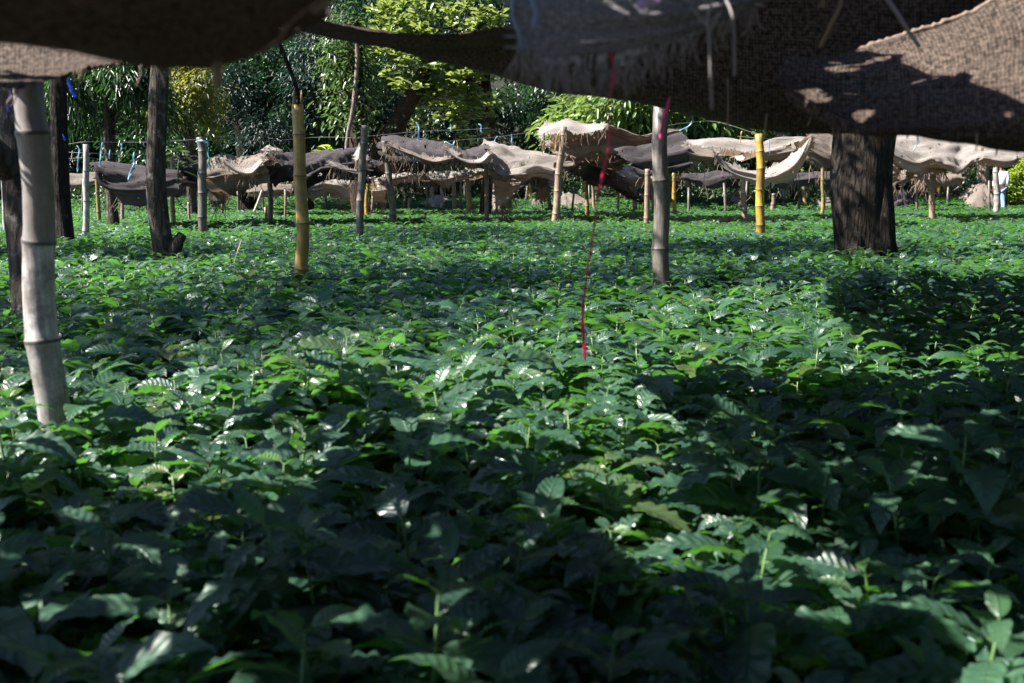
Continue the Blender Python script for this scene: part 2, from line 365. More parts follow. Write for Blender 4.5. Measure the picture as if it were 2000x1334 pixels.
def crown_np(center, radii, ncl, per, ll, lw, droop=0.3, hang=0.0, spread=0.35, shell=0.55, rosette=False, obo=0.0, clump=None):
    c = np.array(center); r = np.array(radii)
    dirs = unit(ncl); rad = shell + (1 - shell) * nrng.random(ncl) ** 0.6
    # uneven outline
    lob = np.array([1 + 0.28 * mnoise.noise(Vector(d * 1.9 + c * .37)) for d in dirs])
    cl = c + dirs * r * (rad * lob)[:, None]
    if min(r) > .7:      # several uneven boughs rather than one ball
        nb = 9; bc = unit(nb) * r * (0.35 + 0.5 * nrng.random((nb, 1))); br = 0.30 + 0.30 * nrng.random(nb)
        pick = nrng.integers(0, nb, ncl); cl = c + bc[pick] + dirs * r * (rad * lob * br[pick])[:, None]
    cid = np.repeat(np.arange(ncl), per); n = len(cid)
    out = dirs[cid].copy(); out[:, 2] = out[:, 2] * 0.5 - hang
    if rosette:
        base = cl[cid] + nrng.normal(size=(n, 3)) * 0.05
        d = unit(n); d[:, 2] = np.abs(d[:, 2]) * 0.35 + 0.05; d += out * 0.35
    else:
        base = cl[cid] + nrng.normal(size=(n, 3)) * spread * np.array([1, 1, 0.8])
        d = unit(n) * 0.75 + out; d[:, 2] -= hang
    nr = unit(n) * 0.55 + np.array([0, 0, 1.0]) + out * 0.3
    L = ll * (0.65 + 0.6 * nrng.random(n)); W = lw * (0.7 + 0.5 * nrng.random(n))
    V, Q = leaves_np(base, d, nr, L, W, 0.22, droop, obo)
    rc = nrng.random(ncl)
    rnd = np.repeat(np.clip(0.6 * rc[cid] + 0.4 * nrng.random(n), 0, .99), 6)
    return V, Q, rnd, cl

def tree(name, label, base, top, r0, r1, bark, crown=None, leafmat=None, bends=0.06, limbs=8, group=None, cat='tree', seg=14, flare=1.35, extra=None, exname='branch', trunk_jit=0.18, rseed=1):
    """base/top world points; crown = dict for crown_np"""
    root = empty(name, base, label, cat, group)
    lr = random.Random(rseed)
    b, t = Vector(base), Vector(top); n = 22
    mb = MB(); pts, rad = [], []
    for i in range(n + 1):
        f = i / n
        p = b.lerp(t, f) + Vector((math.sin(f * 5 + rseed) * bends, math.cos(f * 4 + rseed * 2) * bends, 0)) * (f * (1.3 - f) * 2)
        pts.append(p - b); rad.append((r0 + (r1 - r0) * f) * (1 + (flare - 1) * math.exp(-f * 14)))
    pts[0] = pts[0] - Vector((0, 0, 0.1))
    mb.tube(pts, rad, seg, True, trunk_jit)
    cls = None
    if crown:
        V, Q, rnd, cls = crown_np(**crown)
        V = V - np.array(b)
        co = np_mesh('crown', V, Q, leafmat, rnd, root)
        for _ in range(limbs):
            e = Vector(cls[lr.randrange(len(cls))]) - b
            f = 0.55 + 0.45 * lr.random(); s0 = pts[int(f * n)]
            mid = s0.lerp(e, 0.5) + Vector((lr.uniform(-.3, .3), lr.uniform(-.3, .3), lr.uniform(0, .35)))
            rr = max(0.02, r1 * 0.34)
            mb.tube([s0, s0.lerp(mid, .5) + Vector((0, 0, .08)), mid, mid.lerp(e, .55), e], [rr, rr * .8, rr * .6, rr * .4, rr * .15], 6, False, .1)
    tk = mb.build('trunk', bark, root)
    if extra:
        e2 = MB(); extra(e2, b); e2.build(exname, bark, tk)
    return root

# ------------------------------------------------------------------ setting
def grid_sheet(name, x0, x1, y0, y1, nx, ny, zf, mat):
    mb = MB(); vs_ = []; fs_ = []
    for j in range(ny + 1):
        for i in range(nx + 1):
            x = x0 + (x1 - x0) * i / nx; y = y0 + (y1 - y0) * j / ny
            vs_.append((x, y, zf(x, y)))
    for j in range(ny):
        for i in range(nx):
            a = j * (nx + 1) + i; fs_.append((a, a + 1, a + nx + 2, a + nx + 1))
    mb.add(vs_, fs_)
    return tag(mb.build(name, mat), kind='structure')
def sstep(a, b, x):
    t = min(1, max(0, (x - a) / (b - a))); return t * t * (3 - 2 * t)
def ground_z(x, y):
    return 0.02 * mnoise.noise(Vector((x * .6, y * .6, 0))) + 0.34 * sstep(33.5, 36, y) + 0.25 * sstep(36, 42, y) * (1 + .5 * mnoise.noise(Vector((x * .3, y * .3, 3))))
grid_sheet('ground', -70, 70, -30, 130, 140, 160, ground_z, M_SOIL)
def hill_z(x, y):
    e = max(0, y - 50) ; e2 = max(0, abs(x) - 34)
    return -0.5 + 30 * sstep(0, 42, e) + 20 * sstep(0, 30, e2) + 1.2 * mnoise.noise(Vector((x * .12, y * .12, 7)))
grid_sheet('hillside', -69, 69, 49.8, 129, 60, 40, hill_z, M_HILL)

# ------------------------------------------------------------------ coffee seedlings
def coffee_leaf(mb, base, az, elev, L, Wd, rnd, young, rr, nl=12, roll=0.0):
    """one drooping, wavy-edged leaf with a pointed tip"""
    dx, dy = math.cos(az), math.sin(az); sx_, sy_ = -dy, dx
    vs_, uvs, fs_ = [], [], []
    p = Vector(base); a = elev; ph = rr.random() * 6; cols = 4
    curl = rr.uniform(0.7, 1.7); nv = 7 if nl > 18 else 4
    for i in range(nl + 1):
        t = i / nl
        wprof = Wd * (math.sin(math.pi * min(1, t ** 0.82)) ** 0.85 * (1 - 0.25 * t) if 0 < t < 1 else 0.0)
        if t > 0.85: wprof *= 1 - 0.35 * (t - .85) / .15
        wprof += 0.0015
        T = Vector((dx * math.cos(a), dy * math.cos(a), math.sin(a)))
        Nn = Vector((-dx * math.sin(a), -dy * math.sin(a), math.cos(a)))
        Sd = Vector((sx_, sy_, 0)) * math.cos(roll) + Nn * math.sin(roll)
        Nn = T.cross(Sd) * -1 if T.cross(Sd).z < 0 else T.cross(Sd)
        for j in range(cols + 1):
            u = j / cols - 0.5
            q = p + Sd * (u * 2 * wprof)
            edge = abs(u) * 2
            vp = (t - edge * .10) * nv * math.pi
            q += Nn * (0.26 * wprof * edge - 0.16 * wprof * edge * edge + 0.15 * Wd * edge * abs(math.sin(vp)) * math.sin(math.pi * t) + 0.085 * Wd * edge ** 3 * math.sin(1.7 * vp + ph + (1.3 if u > 0 else 0)) * math.sin(math.pi * t))
            vs_.append(q); uvs.append((0.5 + u, t + 1e-4))
        p = p + T * (L / nl); a -= curl * (0.35 + t) / nl
    for i in range(nl):
        for j in range(cols):
            k = i * (cols + 1) + j; fs_.append((k, k + 1, k + cols + 2, k + cols + 1))
    mb.add(vs_, fs_, uvs, rnd=rnd, young=young)
def seedling_meshes(seed, nl):
    rr = random.Random(seed)
    fol, stem = MB(), MB()
    H = rr.uniform(0.40, 0.50); n = rr.randint(6, 7)
    lx, ly = rr.uniform(-.05, .05), rr.uniform(-.05, .05)
    pts = [Vector((lx * f * f, ly * f * f, H * f)) for f in (0, .25, .5, .75, 1)]
    stem.tube(pts, [.0055, .005, .004, .0032, .002], 6)
    az = rr.uniform(0, 6.28)
    for k in range(n):
        f = 0.44 + 0.56 * (k / (n - 1)) ** 0.7
        base = Vector((lx * f * f, ly * f * f, H * f))
        age = 1 - k / (n - 1)
        L = (0.10 + 0.115 * min(1, age * 2.2 + .15)) * rr.uniform(.8, 1.18)
        if k == n - 1: L *= 0.72
        for sgn in (0, math.pi):
            el = R(rr.uniform(8, 36) if k >= n - 2 else rr.uniform(-4, 26)) + (R(12) if k == n - 1 and rr.random() < .6 else 0)
            A = az + sgn + rr.uniform(-.3, .3)
            pet = base + Vector((math.cos(A), math.sin(A), .5)) * 0.012
            stem.tube([base, pet], [.0022, .0018], 4, False)
            ll = L * rr.uniform(.85, 1.12)
            coffee_leaf(fol, pet, A, el, ll, ll * rr.uniform(.195, .25), rr.random() * .85, rr.uniform(.2, .7) if k == n - 1 and rr.random() < .4 else (.12 if rr.random() < .12 else 0), rr, nl, rr.uniform(-.45, .45))
        az += math.pi / 2 + rr.uniform(-.25, .25)
    return fol, stem
NVAR = 9
SEED_LABEL = 'young coffee seedling with dark glossy wavy-edged leaves in the nearest rows of the bed'
SEED_GROUP = 'coffee seedlings in the nearest rows'
# planting points
pts = []
sp = 0.160
y = 0.45
while y < 37.2:
    half = 0.5 * y * 1.06 + 1.0
    s_ = sp * (1 + 0.35 * sstep(12, 30, y))
    nx = int(half / s_)
    for i in range(-nx, nx + 1):
        x = i * s_ + rng.uniform(-.05, .05); yy = y + rng.uniform(-.05, .05)
        if yy > 37.0 - 1.5 * mnoise.noise(Vector((x * .15, 0, 5))) - .8: continue
        if rng.random() < 0.03: continue
        pts.append((x, yy))
    y += s_
def in_frame(x, yy):
    q = 2000 * x / yy + 1000
    py = 365 + 2000 * (CH - CAN) / yy
    return -30 < q < 2030 and py < 1420
cand = sorted([p for p in pts if in_frame(*p)], key=lambda p: p[1])
near = set(cand[:295])
far_pts = [p for p in pts if p not in near]
protos = []
for v in range(NVAR):
    root = empty('coffee_seedling', (0, 0, 0), SEED_LABEL, 'seedling', SEED_GROUP)
    fol, stem = seedling_meshes(100 + v, 36)
    f = fol.build('foliage', M_COFFEE, root); s = stem.build('stem', M_STEM, root)
    protos.append((root, f, s))
used = [False] * NVAR
def place_seed(x, y, z, rz, sc, v, tilt):
    root, f, s = protos[v]
    if not used[v]: used[v] = True; r = root
    else:
        r = root.copy(); COL.objects.link(r)
        for ch in (f, s):
            c = ch.copy(); COL.objects.link(c); c.parent = r
    r.location = (x, y, z); r.rotation_euler = (tilt[0], tilt[1], rz); r.scale = (sc, sc, sc * rng.uniform(.94, 1.08))
def hvar(x, y): return 1.0 + 0.18 * mnoise.noise(Vector((x * .9, y * .9, 2.2))) + 0.07 * mnoise.noise(Vector((x * 3.1, y * 3.1, 8)))
for i, (x, yy) in enumerate(sorted(near, key=lambda p: p[1])):
    place_seed(x, yy, ground_z(x, yy), rng.uniform(0, 6.28), hvar(x, yy) * rng.uniform(.80, 1.16), i % NVAR, (rng.uniform(-.12, .12), rng.uniform(-.12, .12)))
# the rest of the bed: one mass, instanced in a geometry-node tree
def seedling_mass():
    src = []
    for v in range(7):
        fol, stem = seedling_meshes(300 + v, 12)
        o_ = len(fol.v)
        nf0 = len(fol.f); fol.add(stem.v, stem.f, [(0.25, 0.5)] * len(stem.v), rnd=0.9, young=1.0)
        o = fol.build('coffee_seedling_pattern', M_COFFEE); COL.objects.unlink(o); src.append(o)
    me = bpy.data.meshes.new('coffee_bed')
    me.from_pydata([(x, yy, ground_z(x, yy)) for x, yy in far_pts], [], [])
    n = len(far_pts)
    rot = np.zeros((n, 3), np.float32); rot[:, 2] = nrng.random(n) * 6.28; rot[:, :2] = nrng.normal(size=(n, 2)) * .09
    me.attributes.new('rot', 'FLOAT_VECTOR', 'POINT').data.foreach_set('vector', rot.ravel())
    sc = np.array([hvar(x, yy) * (1 + .30 * sstep(12, 30, yy)) for x, yy in far_pts], np.float32) * (0.82 + .32 * nrng.random(n)).astype(np.float32)
    scv = np.stack([sc, sc, np.minimum(sc, 1.08 + 0 * sc)], axis=1)
    me.attributes.new('scl', 'FLOAT_VECTOR', 'POINT').data.foreach_set('vector', scv.astype(np.float32).ravel())
    me.attributes.new('var', 'INT', 'POINT').data.foreach_set('value', nrng.integers(0, 7, n).astype(np.int32))
    ob = bpy.data.objects.new('coffee_bed', me); COL.objects.link(ob)
    tag(ob, 'dense bed of coffee seedlings stretching back to the far posts', 'seedlings', kind='stuff')
    g = bpy.data.node_groups.new('coffee_bed_nodes', 'GeometryNodeTree')
    g.interface.new_socket('Geometry', in_out='INPUT', socket_type='NodeSocketGeometry')
    g.interface.new_socket('Geometry', in_out='OUTPUT', socket_type='NodeSocketGeometry')
    gi = g.nodes.new('NodeGroupInput'); go = g.nodes.new('NodeGroupOutput')
    m2p = g.nodes.new('GeometryNodeMeshToPoints'); g.links.new(gi.outputs[0], m2p.inputs[0])
    iop = g.nodes.new('GeometryNodeInstanceOnPoints'); g.links.new(m2p.outputs[0], iop.inputs['Points'])
    jn = g.nodes.new('GeometryNodeJoinGeometry')
    for o in reversed(src):
        oi = g.nodes.new('GeometryNodeObjectInfo'); oi.inputs['Object'].default_value = o
        g2i = g.nodes.new('GeometryNodeGeometryToInstance'); g.links.new(oi.outputs['Geometry'], g2i.inputs[0]); g.links.new(g2i.outputs[0], jn.inputs[0])
    g.links.new(jn.outputs[0], iop.inputs['Instance']); iop.inputs['Pick Instance'].default_value = True
    def attr(nm, typ):
        a = g.nodes.new('GeometryNodeInputNamedAttribute'); a.data_type = typ; a.inputs['Name'].default_value = nm
        return next(x for x in a.outputs if x.enabled)
    g.links.new(attr('var', 'INT'), iop.inputs['Instance Index'])
    g.links.new(attr('rot', 'FLOAT_VECTOR'), iop.inputs['Rotation'])
    g.links.new(attr('scl', 'FLOAT_VECTOR'), iop.inputs['Scale'])
    g.links.new(iop.outputs[0], go.inputs[0])
    md = ob.modifiers.new('bed', 'NODES'); md.node_group = g
seedling_mass()

# ------------------------------------------------------------------ bamboo posts
def bamboo(label, top, base_px, wpx, kind, d=None, node=0.31, broken=False, name='bamboo_post', joints=None):
    """top, base_px: photo pixels of the cut end and of where it goes into the leaves"""
    d = d or dist_of(base_px[1])
    tp, bp = P(top[0], top[1], d), P(base_px[0], base_px[1], d)
    ax = (tp - bp).normalized(); bp = bp - ax * ((bp.z + 0.05) / ax.z)
    r = wpx * d / 4000.0
    Lh = (tp - bp).length; rr = random.Random(int(top[0] * 7 + base_px[1]))
    mb = MB(); P_, Rd, rg, sg = [], [], [], []
    z = -rr.uniform(0, node); nodes = []
    while z < Lh: nodes.append(z); z += node * rr.uniform(.85, 1.15)
    if joints: nodes = [(j[0] - bp.z) / ax.z for j in joints]
    zs = set([0.0, Lh])
    for q in nodes:
        for dz in (-.05, -.016, -.0062, -.005, 0, .005, .0062, .016, .05): zs.add(q + dz * (r / .05) ** .5)
        zs.add(q + node * .5)
    zs = sorted(x for x in zs if 0 <= x <= Lh)
    bx, by = rr.uniform(-.012, .012), rr.uniform(-.012, .012)
    for q in zs:
        dn = min(abs(q - k) for k in nodes)
        f = q / Lh
        up_ = sum(1 for k in nodes if k < q)
        off = Vector((bx, by, 0)) * math.sin(math.pi * f) * Lh + Vector((mnoise.noise(Vector((q * 1.6, top[0], 0))), mnoise.noise(Vector((q * 1.6, top[0], 9))), 0)) * r * (1.5 if joints else .8)
        P_.append(ax * q + off)
        Rd.append(r * (1.07 - .18 * f) * (1 + .11 * math.exp(-(dn / (r * .22 + .004)) ** 2)))
        rg.append(0.85 if dn < 0.006 * (r / .05) ** .5 else 0.0); sg.append(joints[min(up_, len(joints) - 1)][1] if joints else random.Random(up_ * 7 + int(Lh * 1000)).random())
    mb.tube(P_, Rd, 14, True, 0.0, ring=rg, seg=sg)
    if broken:      # splintered top: two jagged slivers above a hollow cut
        for a in (0.3, 2.6, 4.2):
            c = P_[-1] + Vector((math.cos(a), math.sin(a), 0)) * Rd[-1] * .75
            mb.tube([c - ax * .03, c + ax * rr.uniform(.03, .08), c + ax * rr.uniform(.08, .13)], [r * .3, r * .2, r * .04], 5, ring=0.5)
    o = mb.build(name, BAM[kind])
    o.location = bp
    return tag(o, label, 'post')
POSTS = [
    ('thick grey-white bamboo post with two dark joints, nearest at left', (66, 150), (111, 830), 62, 'white', None, .345),
    ('yellow bamboo post with a splintered top, standing alone left of centre', (581, 205), (586, 545), 25, 'yellow', None, .36),
    ('grey-brown bamboo post marked by a pink tape, right of centre', (1291, 190), (1288, 560), 32, 'grey', None, .60),
    ('bright yellow bamboo post left of the wide dark tree trunk', (1484, 262), (1487, 462), 17, 'yellow', None, .30),
    ('slim grey bamboo post left of the two pale poles under the middle roof', (713, 245), (704, 462), 15, 'grey', None, .42),
    ('grey bamboo pole leaning left, capped by a dark cloth corner', (754, 276), (770, 438), 14, 'grey', None, .40),
    ('pale bamboo pole leaning right under the highest lit cloth', (1101, 248), (1085, 437), 14, 'pink', None, .42),
    ('slim white bamboo post with blue strips tied beside it', (168, 282), (168, 462), 12, 'white', None, .42),
    ('dull grey bamboo post with a green plastic loop hanging beside it', (395, 268), (397, 456), 17, 'grey', None, .36),
    ('thin grey bamboo post left of the yellow one, under the dark sheet', (527, 298), (528, 438), 10, 'grey', None, .40),
    ('thin tan bamboo post just right of the lichen-covered trunk', (336, 305), (340, 442), 9, 'pink', None, .40),
    ('thin brown bamboo post under the dark sheet corner at far left', (187, 325), (193, 436), 8, 'olive', None, .40),
    ('thin lit bamboo post under the lowest point of the left dark sheet', (238, 368), (240, 432), 7, 'pink', None, .40),
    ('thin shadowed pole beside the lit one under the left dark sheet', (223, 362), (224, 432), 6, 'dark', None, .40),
    ('thin pale bamboo post at the left edge of the photo', (5, 300), (11, 458), 8, 'white', None, .40),
    ('olive bamboo post with a lit edge under the middle roof', (913, 328), (916, 420), 10, 'olive', None, .45),
    ('straight pinkish post left of the olive one under the middle roof', (886, 336), (887, 411), 9, 'pink', None, .50),
    ('left of two pale thin poles under the hanging lit flap', (842, 350), (846, 411), 7, 'white', None, .5),
    ('right of two pale thin poles under the hanging lit flap', (861, 350), (863, 412), 6, 'white', None, .5),
    ('dark bamboo post below the centre of the big torn drape', (950, 318), (950, 435), 9, 'dark', None, .45),
    ('slim yellow bamboo post right of the torn pale tail', (1035, 352), (1037, 406), 7, 'yellow', None, .4),
    ('short thin grey pole right beside the torn pale tail', (1001, 366), (1003, 407), 5, 'pink', None, .4),
    ('pale pole leaning left, just left of the tall leaning bamboo', (1065, 342), (1076, 413), 8, 'grey', None, .4),
    ('dark olive bamboo post under the drooping dark sheet', (1145, 345), (1148, 425), 8, 'olive', None, .4),
    ('pale thin pole right beside the dark olive post', (1157, 350), (1161, 412), 6, 'pink', None, .4),
    ('thin tan pole under the sloping dark sheet', (1221, 368), (1223, 409), 6, 'pink', None, .4),
    ('rough grey post under the brightest white cloth', (1238, 355), (1241, 413), 9, 'grey', None, .5),
    ('sunlit tan bamboo post touching the grey-brown taped one', (1265, 330), (1263, 442), 11, 'pink', None, .42),
    ('slim bright yellow bamboo right of the taped post', (1315, 336), (1317, 420), 8, 'yellow', None, .42),
    ('pinkish bamboo pole leaning left, beside the slim bright yellow one', (1340, 330), (1347, 408), 8, 'pink', None, .42),
    ('pinkish post left of the bright yellow bamboo, under the swag', (1450, 345), (1454, 434), 11, 'pink', None, .4),
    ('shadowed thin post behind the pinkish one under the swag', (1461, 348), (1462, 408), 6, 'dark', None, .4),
    ('short pale stake right of the bright yellow bamboo', (1509, 378), (1509, 412), 9, 'pink', None, .35),
    ('thin olive pole under the gathered folds left of the wide trunk', (1565, 330), (1572, 410), 7, 'olive', None, .4),
    ('thin yellowish bamboo nearest the wide trunk on its left', (1606, 322), (1606, 424), 7, 'olive', None, .4),
    ('thin brown pole just right of the wide dark trunk', (1744, 330), (1742, 402), 7, 'pink', None, .4),
    ('stout tan bamboo post holding up the straw-like cloth cap', (1821, 335), (1820, 432), 12, 'pink', None, .5),
    ('orange bamboo post behind the stout tan one on the right', (1833, 330), (1832, 406), 8, 'yellow', None, .42),
    ('grey bamboo post in front of the walking person', (1945, 296), (1945, 417), 11, 'white', None, .55),
    ('thin dark pole left of the pale pole in the left background', (433, 380), (434, 424), 5, 'olive', None, .4),
    ('yellow-brown post behind the slim grey one, left of the middle', (719, 355), (716, 424), 8, 'yellow', None, .4),
    ('thin tan post right of the yellow-brown one, before the hung panel', (727, 355), (726, 416), 5, 'pink', None, .4),
    ('short square stake standing alone in the dark gap', (799, 386), (799, 412), 7, 'pink', None, .4),
    ('thin pale post below the white fold left of the yellow bamboo', (557, 370), (558, 428), 5, 'pink', None, .4),
    ('short lit post touching the thin grey bamboo', (518, 405), (521, 436), 6, 'pink', None, .4),
    ('thin lit stick behind the dull grey bamboo post', (368, 395), (371, 436), 5, 'pink', None, .4),
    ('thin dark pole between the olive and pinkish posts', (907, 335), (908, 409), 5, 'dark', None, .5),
]
for i, (lb, tp, bs, wd, kd, d, nd) in enumerate(POSTS):
    bamboo(lb, tp, bs, wd, kd, d, nd, broken=(i == 1), joints=[(.09, .5), (.40, .7), (.725, .55), (1.045, .0), (1.385, 1.25), (1.75, 1.25)] if i == 0 else None)

# ------------------------------------------------------------------ cloth
def catmull(ps, n):
    m = len(ps)
    out = []
    for i in range(n + 1):
        t = i / n * (m - 1); k = min(int(t), m - 2); f = t - k
        p0, p1, p2, p3 = ps[max(k - 1, 0)], ps[k], ps[k + 1], ps[min(k + 2, m - 1)]
        out.append(0.5 * ((2 * p1) + (p2 - p0) * f + (2 * p0 - 5 * p1 + 4 * p2 - p3) * f * f + (3 * p1 - p0 - 3 * p2 + p3) * f ** 3))
    return out
def resample(ps, n):
    return [Vector(p) for p in catmull(ps, n)]
def cloth(label, rows, mat, roof=1.8, amp=0.05, fscale=1.6, seed=0, ragged=0.04, holes=0.02, nx=70, ny=40, fringe=30, flen=0.12, frad=0.003, fmat=None, world=False, rope=None, name='burlap_sheet', cat='shade cloth', sagback=0.18, group=None, scal=0.0):
    rr = random.Random(seed * 31 + 5)
    if world: W = [[Vector(p) for p in r] for r in rows]
    else:
        W = []; dprev = None
        for r in rows:
            q = []
            for c in r:
                q.append(P(*c))
            W.append(q)
    mc = max(len(r) for r in W)
    W = [r if len(r) == mc else resample(r, mc - 1) for r in W]
    nroof = 0
    if roof:      # the sheet carries on backwards as a sagging roof
        top = W[0]
        back = []
        for f in (1.0, 0.66, 0.33):
            back.append([p + Vector((rr.uniform(-.1, .1), roof * f, -sagback * math.sin(math.pi * f * .8) - .05 * f + rr.uniform(-.04, .04))) for p in top])
        W = back + W; nroof = 3
    mx = [catmull(r, nx) for r in W]
    cols = [catmull([mx[j][i] for j in range(len(W))], ny) for i in range(nx + 1)]
    G = [[cols[i][j] for i in range(nx + 1)] for j in range(ny + 1)]
    wid = sum((G[ny // 2][i + 1] - G[ny // 2][i]).length for i in range(nx)); hei = sum((G[j + 1][nx // 2] - G[j][nx // 2]).length for j in range(ny))
    vs_, fs_, uvs = [], [], []
    th = rr.uniform(-.5, .5); so_ = Vector((seed * 3.7, seed * 1.3, seed * 2.9))
    edge_px = wid / nx
    for j in range(ny + 1):
        for i in range(nx + 1):
            p = G[j][i]
            du = G[j][min(i + 1, nx)] - G[j][max(i - 1, 0)]; dv = G[min(j + 1, ny)][i] - G[max(j - 1, 0)][i]
            nn = du.cross(dv)
            nn = nn.normalized() if nn.length > 1e-9 else Vector((0, -1, 0))
            u, v = i / nx * wid, j / ny * hei
            a = u * math.cos(th) + v * math.sin(th); b = -u * math.sin(th) + v * math.cos(th)
            h = mnoise.noise(Vector((a * fscale * .30, b * fscale * 1.9, 0)) + so_)
            h2 = mnoise.noise(Vector((a * fscale * .9 + .3 * h, b * fscale * 4.2, 4)) + so_)
            h3 = 1 - abs(mnoise.noise(Vector((a * fscale * .45, b * fscale * 1.7, 9)) + so_)) * 2.2
            h4 = abs(mnoise.noise(Vector((a * fscale * 1.1, b * fscale * 8.0, 2)) + so_))
            off = amp * (1.0 * h + (0.42 + .45 * (scal > 0)) * h2 + 0.45 * h3 - 0.26 * h4)
            p = p + nn * off
            if scal:
                vf = max(0, (j / ny * (len(W) - 1) - nroof)) / max(1, len(W) - 1 - nroof)
                s1 = math.sin(math.pi * (u / (1.5 + .4 * math.sin(seed)) + seed * .37 + .5 * mnoise.noise(Vector((u * .5, seed, 7))))); s2 = math.sin(math.pi * (u / .62 + seed * .7))
                sn = 1 + 1.1 * mnoise.noise(Vector((u * .8, seed * 1.9, 3)))
                p = p - Vector((0, 0, scal * (sn * (.35 + .8 * vf) * s1 * s1 + .30 * sn * vf * s2 * s2 - .3)))
            if ragged:
                if j == ny or (nroof == 0 and j == 0): p = p + Vector((0, 0, ragged * (1.5 * mnoise.noise(Vector((u * 2.6, seed, 1))) + .9 * mnoise.noise(Vector((u * 9, seed, 5))) + .45 * rr.uniform(-1, 1))))
                if i in (0, nx): p = p + Vector((ragged * rr.uniform(-1, 1), 0, 0))
            vs_.append(p); uvs.append((u + seed * 1.7, v + seed * .9))
    for j in range(ny):
        for i in range(nx):
            if holes and 2 < i < nx - 2 and mnoise.noise(Vector((i * .33, j * .33, seed * 2.1))) > 0.78 - holes: continue
            if ragged and j == ny - 1 and rr.random() < .12: continue
            a = j * (nx + 1) + i; fs_.append((a, a + 1, a + nx + 2, a + nx + 1))
    mb = MB(); mb.add(vs_, fs_, uvs)
    org = vs_[(ny // 2) * (nx + 1) + nx // 2]
    o = mb.build(name, mat, origin=org)
    tag(o, label, cat, group)
    o['_abs'] = 1
    if fringe:
        fm = MB()
        for _ in range(fringe):
            i = rr.randrange(nx + 1); p = vs_[ny * (nx + 1) + i]
            L = flen * rr.uniform(.25, 1.3); q = [p]; dxx = Vector((rr.uniform(-.5, .5), rr.uniform(-.3, .3), -1)).normalized()
            for s in range(4):
                dxx = (dxx + Vector((rr.uniform(-.55, .55), rr.uniform(-.35, .35), -.2))).normalized(); q.append(q[-1] + dxx * L / 4)
            fm.tube(q, [frad * rr.uniform(.6, 1.5) * k for k in (1, 1, .9, .8, .5)], 4, False)
        fo = fm.build('fringe', fmat or M_JUTE, o); fo.location = -Vector(org)
    if rope:
        rm = MB(); pr = vs_[rope[0] * (nx + 1):(rope[0] + 1) * (nx + 1)]
        pl = []
        for k, p in enumerate(pr): pl.append(p)
        rm.tube(pl, [rope[1] * (1 + .25 * math.sin(k * 1.9)) for k in range(len(pl))], 7)
        ro = rm.build('rope_hem', M_JUTE, o); ro.location = -Vector(org)
    return o

def D(rows, d):
    """fill in one distance (or a list, one per row)"""
    ds = d if hasattr(d, '__len__') else [d] * len(rows)
    return [[(c[0], c[1], c[2] if len(c) > 2 else ds[k]) for c in r] for k, r in enumerate(rows)]

